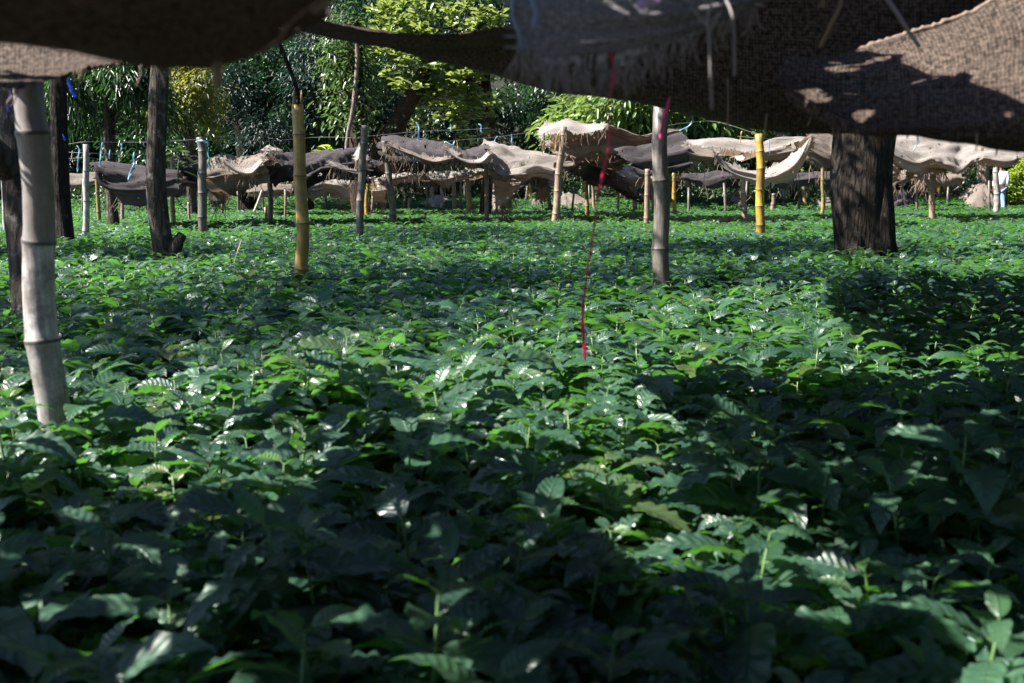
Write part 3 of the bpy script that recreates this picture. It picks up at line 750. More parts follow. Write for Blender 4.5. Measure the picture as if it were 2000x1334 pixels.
FAR = [
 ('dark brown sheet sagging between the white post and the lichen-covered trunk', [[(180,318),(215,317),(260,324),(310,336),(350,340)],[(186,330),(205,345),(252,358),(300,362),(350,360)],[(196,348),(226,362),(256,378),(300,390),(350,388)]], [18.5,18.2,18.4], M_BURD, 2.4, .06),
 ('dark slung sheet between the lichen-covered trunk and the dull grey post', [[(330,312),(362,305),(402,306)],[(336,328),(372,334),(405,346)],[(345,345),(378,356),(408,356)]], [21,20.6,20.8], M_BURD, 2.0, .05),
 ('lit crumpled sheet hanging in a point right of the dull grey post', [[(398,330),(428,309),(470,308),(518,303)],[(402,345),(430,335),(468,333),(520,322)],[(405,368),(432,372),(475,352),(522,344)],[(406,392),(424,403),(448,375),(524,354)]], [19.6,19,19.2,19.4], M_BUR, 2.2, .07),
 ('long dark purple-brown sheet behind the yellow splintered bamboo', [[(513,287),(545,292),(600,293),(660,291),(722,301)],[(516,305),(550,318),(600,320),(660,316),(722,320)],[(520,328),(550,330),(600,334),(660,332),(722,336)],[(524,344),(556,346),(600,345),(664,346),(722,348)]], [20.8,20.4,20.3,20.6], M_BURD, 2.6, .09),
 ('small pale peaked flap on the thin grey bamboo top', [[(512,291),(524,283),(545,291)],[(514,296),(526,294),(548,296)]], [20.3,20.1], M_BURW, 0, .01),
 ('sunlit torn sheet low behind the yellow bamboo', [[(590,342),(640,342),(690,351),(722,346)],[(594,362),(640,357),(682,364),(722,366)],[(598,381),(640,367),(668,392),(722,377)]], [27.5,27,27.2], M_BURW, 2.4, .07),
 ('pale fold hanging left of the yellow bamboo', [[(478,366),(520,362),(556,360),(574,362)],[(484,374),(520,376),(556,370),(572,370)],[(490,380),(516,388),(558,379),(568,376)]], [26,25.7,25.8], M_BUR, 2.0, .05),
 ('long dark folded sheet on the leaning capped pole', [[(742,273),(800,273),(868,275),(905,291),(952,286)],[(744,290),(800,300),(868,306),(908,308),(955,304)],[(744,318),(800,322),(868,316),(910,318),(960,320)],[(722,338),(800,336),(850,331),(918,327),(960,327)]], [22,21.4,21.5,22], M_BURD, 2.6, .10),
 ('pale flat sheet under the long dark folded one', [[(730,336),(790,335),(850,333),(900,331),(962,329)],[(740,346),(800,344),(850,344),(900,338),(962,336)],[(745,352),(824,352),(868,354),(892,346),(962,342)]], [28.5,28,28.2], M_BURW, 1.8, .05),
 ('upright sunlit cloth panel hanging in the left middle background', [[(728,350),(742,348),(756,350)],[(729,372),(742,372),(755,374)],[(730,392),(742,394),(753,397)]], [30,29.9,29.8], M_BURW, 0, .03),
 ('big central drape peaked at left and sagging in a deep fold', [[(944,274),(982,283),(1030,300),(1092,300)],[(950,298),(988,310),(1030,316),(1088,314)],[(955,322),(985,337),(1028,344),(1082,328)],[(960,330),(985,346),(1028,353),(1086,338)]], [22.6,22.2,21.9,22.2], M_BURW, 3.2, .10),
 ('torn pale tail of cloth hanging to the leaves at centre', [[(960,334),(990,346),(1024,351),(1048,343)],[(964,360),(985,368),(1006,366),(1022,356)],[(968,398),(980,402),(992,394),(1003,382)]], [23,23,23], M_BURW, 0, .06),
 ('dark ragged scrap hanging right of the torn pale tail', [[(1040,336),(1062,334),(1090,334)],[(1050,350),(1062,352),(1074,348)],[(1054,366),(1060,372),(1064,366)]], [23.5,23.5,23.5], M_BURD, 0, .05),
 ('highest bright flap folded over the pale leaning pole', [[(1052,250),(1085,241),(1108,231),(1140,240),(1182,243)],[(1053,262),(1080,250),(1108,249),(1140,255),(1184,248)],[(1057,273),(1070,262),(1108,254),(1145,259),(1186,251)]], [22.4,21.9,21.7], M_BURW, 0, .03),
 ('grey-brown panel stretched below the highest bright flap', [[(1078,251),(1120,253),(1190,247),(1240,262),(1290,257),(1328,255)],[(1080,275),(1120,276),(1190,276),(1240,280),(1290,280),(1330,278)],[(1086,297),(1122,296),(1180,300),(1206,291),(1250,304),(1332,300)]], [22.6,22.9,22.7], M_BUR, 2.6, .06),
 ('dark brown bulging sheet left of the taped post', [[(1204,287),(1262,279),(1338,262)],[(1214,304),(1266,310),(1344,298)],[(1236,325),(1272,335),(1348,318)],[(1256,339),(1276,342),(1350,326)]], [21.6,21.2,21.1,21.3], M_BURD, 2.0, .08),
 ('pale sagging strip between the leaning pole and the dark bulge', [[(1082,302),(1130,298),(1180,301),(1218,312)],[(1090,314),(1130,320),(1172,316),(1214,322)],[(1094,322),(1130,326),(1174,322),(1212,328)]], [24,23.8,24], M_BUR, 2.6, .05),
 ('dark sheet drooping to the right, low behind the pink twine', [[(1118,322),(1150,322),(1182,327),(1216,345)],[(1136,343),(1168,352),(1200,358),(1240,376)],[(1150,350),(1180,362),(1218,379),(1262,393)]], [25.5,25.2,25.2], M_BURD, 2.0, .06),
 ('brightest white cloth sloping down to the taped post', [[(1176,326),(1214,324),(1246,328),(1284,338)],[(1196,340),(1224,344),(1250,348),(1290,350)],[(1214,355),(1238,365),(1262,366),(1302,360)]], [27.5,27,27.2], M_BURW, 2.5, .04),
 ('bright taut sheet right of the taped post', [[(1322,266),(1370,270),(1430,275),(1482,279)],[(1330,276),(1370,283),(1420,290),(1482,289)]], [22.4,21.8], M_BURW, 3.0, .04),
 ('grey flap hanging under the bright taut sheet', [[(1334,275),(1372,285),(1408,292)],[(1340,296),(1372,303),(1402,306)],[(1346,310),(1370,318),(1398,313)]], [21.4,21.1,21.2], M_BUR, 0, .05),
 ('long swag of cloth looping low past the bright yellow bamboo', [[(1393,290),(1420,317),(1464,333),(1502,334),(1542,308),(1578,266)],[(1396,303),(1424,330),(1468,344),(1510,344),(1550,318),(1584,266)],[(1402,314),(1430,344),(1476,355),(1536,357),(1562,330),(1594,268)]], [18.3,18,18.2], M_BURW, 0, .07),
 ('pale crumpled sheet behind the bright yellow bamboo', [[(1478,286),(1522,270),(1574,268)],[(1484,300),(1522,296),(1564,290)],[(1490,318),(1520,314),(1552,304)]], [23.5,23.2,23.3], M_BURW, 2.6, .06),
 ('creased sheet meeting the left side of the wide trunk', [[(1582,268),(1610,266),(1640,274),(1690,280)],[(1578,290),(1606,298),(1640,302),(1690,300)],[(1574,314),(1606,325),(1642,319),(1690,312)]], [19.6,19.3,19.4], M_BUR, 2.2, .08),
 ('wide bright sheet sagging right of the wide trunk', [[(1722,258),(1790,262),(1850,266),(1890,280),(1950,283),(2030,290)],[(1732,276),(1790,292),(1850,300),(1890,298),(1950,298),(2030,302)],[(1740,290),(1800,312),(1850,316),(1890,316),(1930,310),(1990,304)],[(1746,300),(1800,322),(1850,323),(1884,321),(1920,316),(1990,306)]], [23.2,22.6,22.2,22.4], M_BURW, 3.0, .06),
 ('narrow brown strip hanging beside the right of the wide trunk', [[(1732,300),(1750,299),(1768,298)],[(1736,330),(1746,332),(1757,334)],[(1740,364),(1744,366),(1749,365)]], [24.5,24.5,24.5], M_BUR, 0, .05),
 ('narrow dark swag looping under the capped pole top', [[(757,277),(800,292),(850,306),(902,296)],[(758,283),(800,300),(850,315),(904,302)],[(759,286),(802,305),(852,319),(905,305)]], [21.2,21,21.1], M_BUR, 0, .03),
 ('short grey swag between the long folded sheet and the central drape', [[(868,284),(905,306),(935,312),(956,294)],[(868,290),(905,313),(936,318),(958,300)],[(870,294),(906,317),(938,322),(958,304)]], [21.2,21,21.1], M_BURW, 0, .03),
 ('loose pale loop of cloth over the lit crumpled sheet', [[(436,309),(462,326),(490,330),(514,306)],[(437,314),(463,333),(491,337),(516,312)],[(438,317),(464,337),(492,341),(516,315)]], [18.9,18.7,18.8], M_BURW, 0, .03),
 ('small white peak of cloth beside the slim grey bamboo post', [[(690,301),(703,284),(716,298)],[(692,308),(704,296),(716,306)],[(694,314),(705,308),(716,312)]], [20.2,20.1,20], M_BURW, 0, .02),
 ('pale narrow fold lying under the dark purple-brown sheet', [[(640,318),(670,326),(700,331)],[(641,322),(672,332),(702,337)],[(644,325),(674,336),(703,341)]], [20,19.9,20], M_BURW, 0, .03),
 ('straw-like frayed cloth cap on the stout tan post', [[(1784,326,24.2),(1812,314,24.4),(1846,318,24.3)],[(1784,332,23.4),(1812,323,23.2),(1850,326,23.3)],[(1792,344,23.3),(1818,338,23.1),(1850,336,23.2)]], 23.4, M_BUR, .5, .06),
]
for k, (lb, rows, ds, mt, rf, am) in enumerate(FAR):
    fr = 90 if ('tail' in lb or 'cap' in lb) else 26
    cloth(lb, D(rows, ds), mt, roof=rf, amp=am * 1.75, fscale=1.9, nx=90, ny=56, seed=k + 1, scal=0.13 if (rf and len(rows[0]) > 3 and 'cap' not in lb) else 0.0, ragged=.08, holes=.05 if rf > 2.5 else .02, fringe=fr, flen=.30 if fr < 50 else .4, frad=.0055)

# back row of torn sheets and thin stakes in the shade at the far edge
rb = random.Random(77)
for k, (xa, xb) in enumerate([(120, 250), (262, 392), (408, 520), (575, 700), (765, 880), (985, 1090), (1150, 1240), (1330, 1440), (1500, 1625), (1760, 1880)]):
    yt = rb.uniform(334, 342); xs_ = [xa + (xb - xa) * f for f in (0, .33, .66, 1)]
    rows = [[(x, yt + rb.uniform(-3, 3)) for x in xs_], [(x, yt + rb.uniform(8, 15)) for x in xs_], [(x + rb.uniform(-6, 6), yt + rb.uniform(14, 32)) for x in xs_]]
    cloth('grey torn sheet hanging in the shaded back row under the far roofs', D(rows, [31.5, 31.2, 31.3]), (M_BUR, M_BURD, M_BURD)[k % 3], roof=1.5, amp=.09, fscale=1.8, seed=120 + k, scal=.12, ragged=.10, holes=.06, nx=50, ny=34, fringe=22, flen=.35, frad=.006, group='torn sheets of the shaded back row')
st_mb = MB(); st_mb.tube([(0, 0, -.1), (.01, 0, .4), (.015, .01, .85), (.03, 0, 1.35)], [.042, .040, .037, .033], 8, seg=[.2, .7, .3, .6], ring=[0, .6, 0, .5])
st0 = st_mb.build('wooden_stake', BAM['dark'])
tag(st0, 'thin weathered stake standing in the shade along the far edge of the bed', 'stake', 'thin stakes along the far edge')
for k in range(30):
    o = st0 if k == 0 else st0.copy()
    if k: COL.objects.link(o)
    q = P(70 + k * 64 + rb.uniform(-24, 24), 380, rb.uniform(29, 36.5))
    o.location = (q.x, q.y, 0); o.rotation_euler = (rb.uniform(-.10, .10), rb.uniform(-.12, .12), rb.uniform(0, 6.28)); o.scale = (1, 1, rb.uniform(.8, 1.25))

# burlap lying on the ground behind the bed
LOW = [
 ('pale burlap slumped on the ground behind the slim grey post', [[(726,390),(740,396),(755,405),(768,412)],[(726,408),(740,410),(755,413),(768,416)]], M_BURW),
 ('long pale burlap heap peaked behind the two thin poles', [[(800,411),(830,398),(848,383),(868,390),(890,402),(925,401),(950,390),(985,402),(1010,408)],[(800,416),(830,412),(848,408),(868,410),(890,413),(925,413),(950,410),(985,414),(1010,416)]], M_BURW),
 ('burlap barrier sagging between stakes behind the leaning pole', [[(1040,392),(1070,402),(1100,385),(1112,383),(1150,394),(1172,398),(1190,410)],[(1040,410),(1070,412),(1100,408),(1112,408),(1150,411),(1172,413),(1190,417)]], M_BUR),
 ('low burlap edge showing left of the wide dark trunk', [[(1590,392),(1640,390),(1690,395)],[(1590,408),(1640,410),(1690,412)]], M_BUR),
 ('dark dappled burlap mound right of the wide dark trunk', [[(1730,378),(1752,371),(1772,380),(1800,404)],[(1728,395),(1752,392),(1775,398),(1806,412)],[(1726,414),(1752,414),(1775,414),(1812,416)]], M_BURD),
 ('tan cloth draped over a stump left of the walking person', [[(1886,398),(1908,372),(1925,363),(1934,368),(1940,402)],[(1880,406),(1904,390),(1925,384),(1936,390),(1942,408)],[(1874,413),(1900,412),(1925,413),(1938,414),(1944,414)]], M_BUR),
 ('brown cloth draped over a stump left of the pinkish swag post', [[(1418,405),(1430,384),(1440,377),(1448,379),(1452,400)],[(1416,410),(1430,398),(1440,394),(1450,398),(1453,408)],[(1414,414),(1430,414),(1440,414),(1450,414),(1454,414)]], M_BUR),
 ('pink-brown cloth heap cut by the right edge of the photo', [[(1974,410),(1992,398),(2010,388),(2030,384)],[(1972,414),(1992,410),(2010,404),(2030,402)]], M_BUR),
]
for k, (lb, rows, mt) in enumerate(LOW):
    n = len(rows)
    cloth(lb, D(rows, [35.2 - 1.0 * (i / (n - 1)) for i in range(n)]), mt, roof=1.0, amp=.15, fscale=3.2, seed=60 + k, ragged=.02, holes=0, nx=50, ny=30, fringe=0, name='burlap_heap', cat='burlap heap', sagback=-.02)

# ---- the near sheets under which the photo was taken
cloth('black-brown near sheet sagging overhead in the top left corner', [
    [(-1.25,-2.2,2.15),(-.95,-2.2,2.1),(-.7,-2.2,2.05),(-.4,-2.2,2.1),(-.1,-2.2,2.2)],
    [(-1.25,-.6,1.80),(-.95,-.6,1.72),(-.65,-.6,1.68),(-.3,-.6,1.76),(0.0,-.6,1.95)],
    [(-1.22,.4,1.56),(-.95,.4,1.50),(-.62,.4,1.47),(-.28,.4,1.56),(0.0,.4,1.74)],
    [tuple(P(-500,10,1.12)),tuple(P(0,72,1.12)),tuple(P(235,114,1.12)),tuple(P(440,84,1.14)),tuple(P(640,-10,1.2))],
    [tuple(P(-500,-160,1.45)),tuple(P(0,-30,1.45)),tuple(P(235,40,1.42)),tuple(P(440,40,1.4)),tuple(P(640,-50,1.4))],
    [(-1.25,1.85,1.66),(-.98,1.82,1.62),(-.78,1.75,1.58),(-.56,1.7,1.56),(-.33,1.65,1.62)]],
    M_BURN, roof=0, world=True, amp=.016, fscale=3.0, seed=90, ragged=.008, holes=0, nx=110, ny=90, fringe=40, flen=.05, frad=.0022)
cloth('sunlit brown flap drooping in front of the thick near bamboo top', [
    [tuple(P(-330,0,2.62)),tuple(P(-100,10,2.6)),tuple(P(90,30,2.55)),tuple(P(220,60,2.45)),tuple(P(340,60,2.35))],
    [tuple(P(-330,90,2.46)),tuple(P(-100,100,2.42)),tuple(P(85,100,2.4)),tuple(P(210,100,2.35)),tuple(P(330,90,2.3))],
    [tuple(P(-330,205,2.24)),tuple(P(-100,196,2.22)),tuple(P(80,166,2.24)),tuple(P(200,134,2.26)),tuple(P(320,106,2.24))]],
    M_BURN, roof=0, world=True, amp=.014, fscale=3.4, seed=97, ragged=.008, holes=.06, nx=100, ny=70, fringe=30, flen=.05, frad=.0022)
cloth('torn strip of burlap roof tied over the thick near bamboo post', [
    [(-2.0,2.66,1.72),(-1.7,2.66,1.70),(-1.35,2.64,1.70),(-1.0,2.62,1.70)],[(-2.0,3.0,1.70),(-1.8,3.0,1.67),(-1.6,2.98,1.67),(-1.35,2.85,1.70)],[(-2.0,3.45,1.74),(-1.86,3.45,1.71),(-1.7,3.42,1.71),(-1.5,3.3,1.74)]],
    M_BURX, roof=0, world=True, amp=.02, fscale=2.4, seed=99, ragged=.02, holes=.12, nx=50, ny=40, fringe=12, flen=.06)
cloth('added unseen burlap shading sheet right over the camera', [  # added out of view to darken the foreground, holed for sun flecks
    [(-.15,-2.2,2.16),(.15,-2.2,2.12),(.5,-2.2,2.15)],[(-.1,-.6,2.06),(.15,-.6,2.0),(.5,-.6,2.08)],[(-.3,.7,2.04),(.1,.7,1.97),(.5,.7,2.03)],[(-.7,1.5,2.05),(-.1,1.5,2.02),(.5,1.4,2.08)],[(-1.1,2.2,2.08),(-.4,2.2,2.05),(.42,2.2,2.1)],[(-1.1,2.75,2.12),(-.4,2.8,2.1),(.40,2.7,2.14)],[(-1.0,3.35,2.14),(-.4,3.4,2.12),(.30,3.3,2.16)]],
    M_BURT, roof=0, world=True, amp=.03, fscale=1.6, seed=98, ragged=.02, holes=.24, nx=60, ny=60, fringe=8, flen=.08)
cloth('taut dark sheet slung across the top from left of centre to the right edge', [
    [tuple(P(570,34,3.40)),tuple(P(760,64,3.2)),tuple(P(1000,50,3.1)),tuple(P(1200,-60,3.0)),tuple(P(1500,-160,2.95)),tuple(P(1800,-160,2.9)),tuple(P(2200,-160,2.9))],
    [tuple(P(572,42,3.5)),tuple(P(760,80,3.35)),tuple(P(1000,100,3.25)),tuple(P(1200,80,3.15)),tuple(P(1500,80,3.05)),tuple(P(1800,90,3.0)),tuple(P(2200,90,3.0))],
    [tuple(P(576,50,3.6)),tuple(P(760,100,3.5)),tuple(P(1000,163,3.45)),tuple(P(1200,196,3.35)),tuple(P(1500,250,3.3)),tuple(P(1800,266,3.25)),tuple(P(2200,300,3.25))],
    [tuple(P(580,46,3.8)),tuple(P(765,88,3.85)),tuple(P(1005,140,3.9)),tuple(P(1200,165,3.9)),tuple(P(1500,215,3.9)),tuple(P(1800,230,3.9)),tuple(P(2200,250,3.9))],
    [(-.9,3.95,1.85),(-.45,4.0,1.78),(.05,4.05,1.72),(.45,4.05,1.66),(1.0,4.1,1.62),(1.5,4.3,1.62),(2.4,4.5,1.62)]],
    M_BURN, roof=0, world=True, amp=.03, fscale=1.8, seed=91, ragged=.006, holes=0.0, nx=120, ny=80, fringe=26, flen=.10, frad=.003)
cloth('grey frayed fold of sacking hanging down at top centre', [
    [(-.02,2.2,1.62),(.2,2.25,1.64),(.5,2.3,1.66),(.85,2.35,1.68)],
    [tuple(P(1000,-130,1.75)),tuple(P(1150,-130,1.75)),tuple(P(1320,-130,1.8)),tuple(P(1520,-130,1.9))],
    [tuple(P(1000,-20,1.62)),tuple(P(1150,-20,1.62)),tuple(P(1320,-20,1.68)),tuple(P(1510,-40,1.8))],
    [tuple(P(1004,50,1.58)),tuple(P(1150,50,1.58)),tuple(P(1320,30,1.64)),tuple(P(1490,-10,1.76))],
    [tuple(P(1008,104,1.58)),tuple(P(1110,112,1.57)),tuple(P(1290,84,1.63)),tuple(P(1470,10,1.76))]],
    M_BURG, roof=0, world=True, amp=.016, fscale=5.0, seed=92, ragged=.022, holes=0, nx=90, ny=60, fringe=260, flen=.045, frad=.0007, fmat=M_JUTEG)
cloth('speckled brown near sheet with a pale rope hem at top right', [
    [tuple(P(1540,116,2.75)),tuple(P(1660,104,2.75)),tuple(P(1770,76,2.75)),tuple(P(1900,20,2.75)),tuple(P(2060,-70,2.75)),tuple(P(2260,-150,2.75))],
    [tuple(P(1525,128,2.66)),tuple(P(1660,140,2.6)),tuple(P(1790,120,2.55)),tuple(P(1930,80,2.5)),tuple(P(2090,30,2.5)),tuple(P(2280,0,2.5))],
    [tuple(P(1520,148,2.6)),tuple(P(1660,185,2.45)),tuple(P(1790,185,2.38)),tuple(P(1930,175,2.3)),tuple(P(2090,150,2.25)),tuple(P(2280,130,2.25))],
    [tuple(P(1528,170,2.55)),tuple(P(1660,236,2.36)),tuple(P(1790,246,2.28)),tuple(P(1940,255,2.2)),tuple(P(2090,262,2.15)),tuple(P(2280,270,2.1))],
    [tuple(P(1560,182,2.58)),tuple(P(1680,256,2.42)),tuple(P(1800,262,2.34)),tuple(P(1940,286,2.3)),tuple(P(2090,298,2.25)),tuple(P(2280,310,2.2))],
    [tuple(P(1580,188,2.62)),tuple(P(1700,262,2.55)),tuple(P(1810,258,2.55)),tuple(P(1950,284,2.55)),tuple(P(2090,294,2.55)),tuple(P(2280,300,2.55))]],
    M_BURN, roof=0, world=True, amp=.045, fscale=3.2, seed=93, ragged=.006, holes=0.02, nx=110, ny=80, fringe=70, flen=.06, frad=.0028, rope=(0, .0062))
# unseen sheets added left and right to throw their shade on the bed
cloth('added unseen burlap shading sheet beside the camera, out to the left', [
    [(-4.6,-1.6,2.1),(-3.4,-1.6,2.0),(-2.4,-1.6,2.0),(-1.65,-1.6,2.05)],[(-4.6,.2,2.0),(-3.4,.2,1.86),(-2.4,.2,1.86),(-1.65,.2,1.92)],[(-4.6,1.6,2.05),(-3.4,1.6,1.9),(-2.2,1.6,1.9),(-1.2,1.75,1.98)],[(-4.6,2.7,2.1),(-3.5,2.55,2.0),(-2.5,2.45,2.0),(-1.8,2.3,2.05)]],
    M_BURT, roof=0, world=True, amp=.06, fscale=1.2, seed=94, ragged=.03, holes=0.10, nx=60, ny=60, fringe=20, flen=.1)
cloth('added unseen burlap shading sheet beside the camera, out to the right', [
    [(.45,-1.2,2.1),(1.5,-1.2,2.0),(2.8,-1.2,2.0),(4.2,-1.2,2.05)],[(.45,.2,2.0),(1.5,.2,1.9),(2.8,.2,1.9),(4.2,.2,1.95)],[(.5,.9,2.02),(1.5,.9,1.95),(2.8,1.1,1.92),(4.2,1.2,1.95)],[(.5,1.45,2.15),(1.5,1.5,2.1),(2.8,1.9,2.1),(4.3,2.4,2.1)]],
    M_BURT, roof=0, world=True, amp=.06, fscale=1.2, seed=95, ragged=.03, holes=0.10, nx=60, ny=60, fringe=20, flen=.1)

cloth('burlap roof sheet beyond the slung sheet, running back to the taped post', [
    [(.55,4.6,1.70),(1.6,4.6,1.66),(2.8,4.6,1.64),(4.2,4.6,1.66),(5.6,4.6,1.7)],[(.75,6.0,1.72),(1.8,6.0,1.66),(3.1,6.0,1.64),(4.6,6.0,1.66),(6.0,6.0,1.7)],[(1.1,7.2,1.76),(2.2,7.2,1.70),(3.5,7.2,1.68),(5.0,7.2,1.70),(6.4,7.2,1.72)],[(1.35,8.3,1.84),(2.6,8.5,1.76),(3.9,8.6,1.74),(5.4,8.6,1.76),(6.8,8.6,1.76)]],
    M_BURT, roof=0, world=True, amp=.05, fscale=1.2, seed=96, ragged=.02, holes=0.08, nx=80, ny=60, fringe=10, flen=.1)

# ------------------------------------------------------------------ strands, twine, ties, wires
def strand(name, label, cat, pxs, rad, mat, group=None, flat=None, n=5, prof=None):
    """pxs: list of (px, py, d); flat = ribbon half width"""
    W = [P(*p) for p in pxs]; pl = resample(W, max(8, len(W) * 5))
    mb = MB()
    if flat:
        vs_, fs_ = [], []
        for i, p in enumerate(pl):
            d = (pl[min(i + 1, len(pl) - 1)] - pl[max(i - 1, 0)]).normalized()
            tw = 0.5 * math.sin(i * .55 + pxs[0][0]) + .25
            s = d.cross(Vector((math.sin(tw * .9), -math.cos(tw * .9), 0))).normalized()
            nn = d.cross(s).normalized()
            e = min(1, .35 + i / 4, .35 + (len(pl) - 1 - i) / 3)
            if prof: e *= prof[min(int(i / len(pl) * len(prof)), len(prof) - 1)]
            vs_ += [p + s * flat * e + nn * .0006, p - s * flat * e + nn * .0006, p - s * flat * e - nn * .0006, p + s * flat * e - nn * .0006]
        for i in range(len(pl) - 1):
            for k in range(4):
                fs_.append((i * 4 + k, i * 4 + (k + 1) % 4, i * 4 + 4 + (k + 1) % 4, i * 4 + 4 + k))
        mb.add(vs_, fs_)
    else: mb.tube(pl, rad, n)
    o = mb.build(name, mat, origin=pl[0])
    return tag(o, label, cat, group)
strand('plastic_twine', 'long pink plastic twine dangling from the grey fold down to the leaves', 'twine',
       [(1184,74,1.60),(1190,100,1.62),(1199,126,1.66),(1197,160,1.7),(1190,196,1.74),(1190,250,1.9),(1186,300,2.05),(1178,338,2.15),(1166,400,2.3),(1158,460,2.4),(1147,530,2.5),(1138,610,2.6),(1139,650,2.65),(1143,705,2.7)], 0, M_PINK, flat=.0058, prof=[.8, .8, .75, .7, .65, .45, .4, .4, .55, .6, .5, .4, .4, .35, .4, .45, .6, .8, .85, .8])
strand('plastic_tape', 'short pink tape end hanging in front of the grey-brown post', 'tape', [(1308,190,3.0),(1300,222,3.0),(1293,250,3.0),(1290,272,3.0)], 0, M_PINK, flat=.0052)
strand('plastic_scrap', 'small mauve plastic scrap poking from the grey fold', 'plastic scrap', [(1246,14,1.55),(1256,6,1.55),(1275,0,1.56),(1290,-6,1.58)], 0, M_MAUVE, flat=.008)
strand('cord', 'slate blue cord looped at the left edge of the grey fold', 'cord', [(1004,-20,1.54),(1000,20,1.54),(1003,40,1.54),(1014,66,1.54),(1018,95,1.55)], .0034, M_CORD)
strand('cord', 'second slate blue cord lying across the grey fold near its corner', 'cord', [(1034,-16,1.54),(1044,14,1.54),(1046,34,1.54),(1040,56,1.54)], .0040, M_CORD)
for lb, px, r, mt in [
    ('knotted grey strand hanging longest from the grey fold', [(1398,-10,1.62),(1382,30,1.6),(1384,70,1.6),(1387,120,1.6),(1390,212,1.62)], .0038, M_JUTEG),
    ('grey strand right of the longest one, ending above the slung sheet', [(1418,0,1.66),(1430,30,1.64),(1434,80,1.64),(1434,148,1.64)], .0036, M_JUTEG),
    ('side strand branching from the longest grey strand', [(1346,12,1.6),(1366,34,1.6),(1382,52,1.6)], .003, M_JUTEG),
    ('short side strand branching right off the longest grey strand', [(1408,22,1.6),(1396,42,1.6),(1386,58,1.6)], .003, M_JUTEG),
    ('thin grey thread hanging left of the pink twine, below the fringe', [(1128,96,1.6),(1142,130,1.62),(1150,160,1.64),(1160,192,1.66)], .0022, M_JUTEG),
    ('thin brown thread hanging leftmost under the grey fold', [(1106,110,1.6),(1110,150,1.62),(1113,196,1.64)], .0018, M_JUTE),
    ('brown strand hanging below the slung sheet left of the yellow bamboo', [(1421,152,2.4),(1422,200,2.4),(1421,262,2.4)], .0030, M_JUTE),
    ('brown strand hanging in front of the bright yellow bamboo top', [(1498,222,2.4),(1494,250,2.4),(1492,276,2.4)], .0030, M_JUTE),
    ('thick jute strand slanting down to the left over the speckled sheet', [(1646,-20,2.2),(1638,15,2.2),(1622,50,2.2),(1603,90,2.25)], .0075, M_JUTE),
    ('thick grey strand slanting down to the right over the rope hem', [(1722,-14,2.2),(1748,20,2.2),(1768,52,2.2),(1796,92,2.2)], .0072, M_JUTEG),
    ('short stub of jute at the top edge above the slanting strand', [(1610,-20,2.2),(1607,0,2.2),(1604,14,2.2)], .008, M_JUTE),
    ('thin brown strand dangling below the belly of the speckled sheet', [(1908,262,2.2),(1908,280,2.2),(1906,294,2.2)], .0028, M_JUTE)]:
    strand('jute_strand', lb, 'strand', px, r * .62, mt)
for lb, px, r in [
    ('frayed brown strip curling off the left dark sheet, lit by sun', [(640,-20,1.22),(590,12,1.22),(560,36,1.22),(520,56,1.24),(486,60,1.25)], .0075),
    ('lit ragged strip drooping left below the frayed corner', [(572,28,1.22),(552,60,1.22),(540,82,1.24),(510,96,1.25),(484,104,1.26)], .004),
    ('soft brown rag hanging from the left dark sheet', [(424,80,1.2),(427,112,1.2),(424,140,1.22),(428,172,1.23)], .0062),
    ('small lit rag hanging at the tip of the slung sheet', [(606,14,1.25),(584,40,1.25),(574,60,1.25)], .0055),
    ('short frayed tuft at the top of the dark sheet beside the bright leaves', [(660,-16,1.2),(628,8,1.2),(606,22,1.2)], .006)]:
    o = strand('burlap_rag', lb, 'rag', px, 0, M_JUTE, flat=r)
strand('dry_vine', 'thin dark vine dropping behind the top of the splintered bamboo', 'vine', [(540,70,8.6),(556,110,8.7),(572,150,8.8),(584,190,8.85),(590,215,8.9)], .018, M_BARKD)
strand('dry_stick', 'thin pale dead stalk leaning out of the leaves at left', 'stick', [(472,468,10.5),(462,498,10.4),(452,534,10.4)], .006, M_STICK)
strand('dry_stick', 'pale leaning stick under the pale fold left of the yellow bamboo', 'stick', [(512,372,25),(504,395,25),(496,414,25)], .03, M_STICK)
strand('hanging_liana', 'pale twisted liana hanging among the trees left of centre', 'liana', [(694,60,26),(698,110,26),(694,170,26),(688,220,26),(680,260,26),(676,300,26),(672,350,26)], .055, M_BARKP)
strand('dry_stick', 'pale stick poking diagonally from the bushes on the right', 'stick', [(1862,372,36),(1874,364,36),(1884,355,36)], .03, M_STICK)
strand('dry_stick', 'grey stick slanting beside the bright bush on the right', 'stick', [(1980,385,36),(1990,368,36),(1996,360,36)], .04, M_STICK)

for lb, px in [
    ('upper thin wire strung along the left posts', [(130,282,17),(168,277,16.4),(230,278,17),(300,277,17),(395,272,17)]),
    ('lower thin wire strung behind the white post', [(115,296,17),(168,299,16.4),(240,301,17),(330,302,18)]),
    ('third thin wire ending at the white post, just above the dark sheet', [(130,310,17),(168,308,16.4),(190,310,17)]),
    ('wire running from the dull grey post over to the dark sheet', [(395,276,17),(450,272,18),(520,276,20),(620,268,21),(713,270,18)]),
    ('taut pale wire running up to the right over the long dark folded sheet', [(840,279,22),(905,273,22),(965,268,22),(1010,262,22),(1060,255,22)]),
    ('wire above the folded sheets carrying blue strips', [(700,268,24),(760,262,24),(830,256,24),(900,254,24),(960,250,24)]),
    ('pale wire running right from the highest panel', [(1300,246,21),(1340,240,21),(1400,238,21),(1490,266,19)]),
    ('wire strung right of the bright yellow bamboo', [(1440,266,18),(1486,270,16.5),(1540,272,18),(1600,262,19)])]:
    strand('wire', lb, 'wire', px, .0032, M_WIRE)
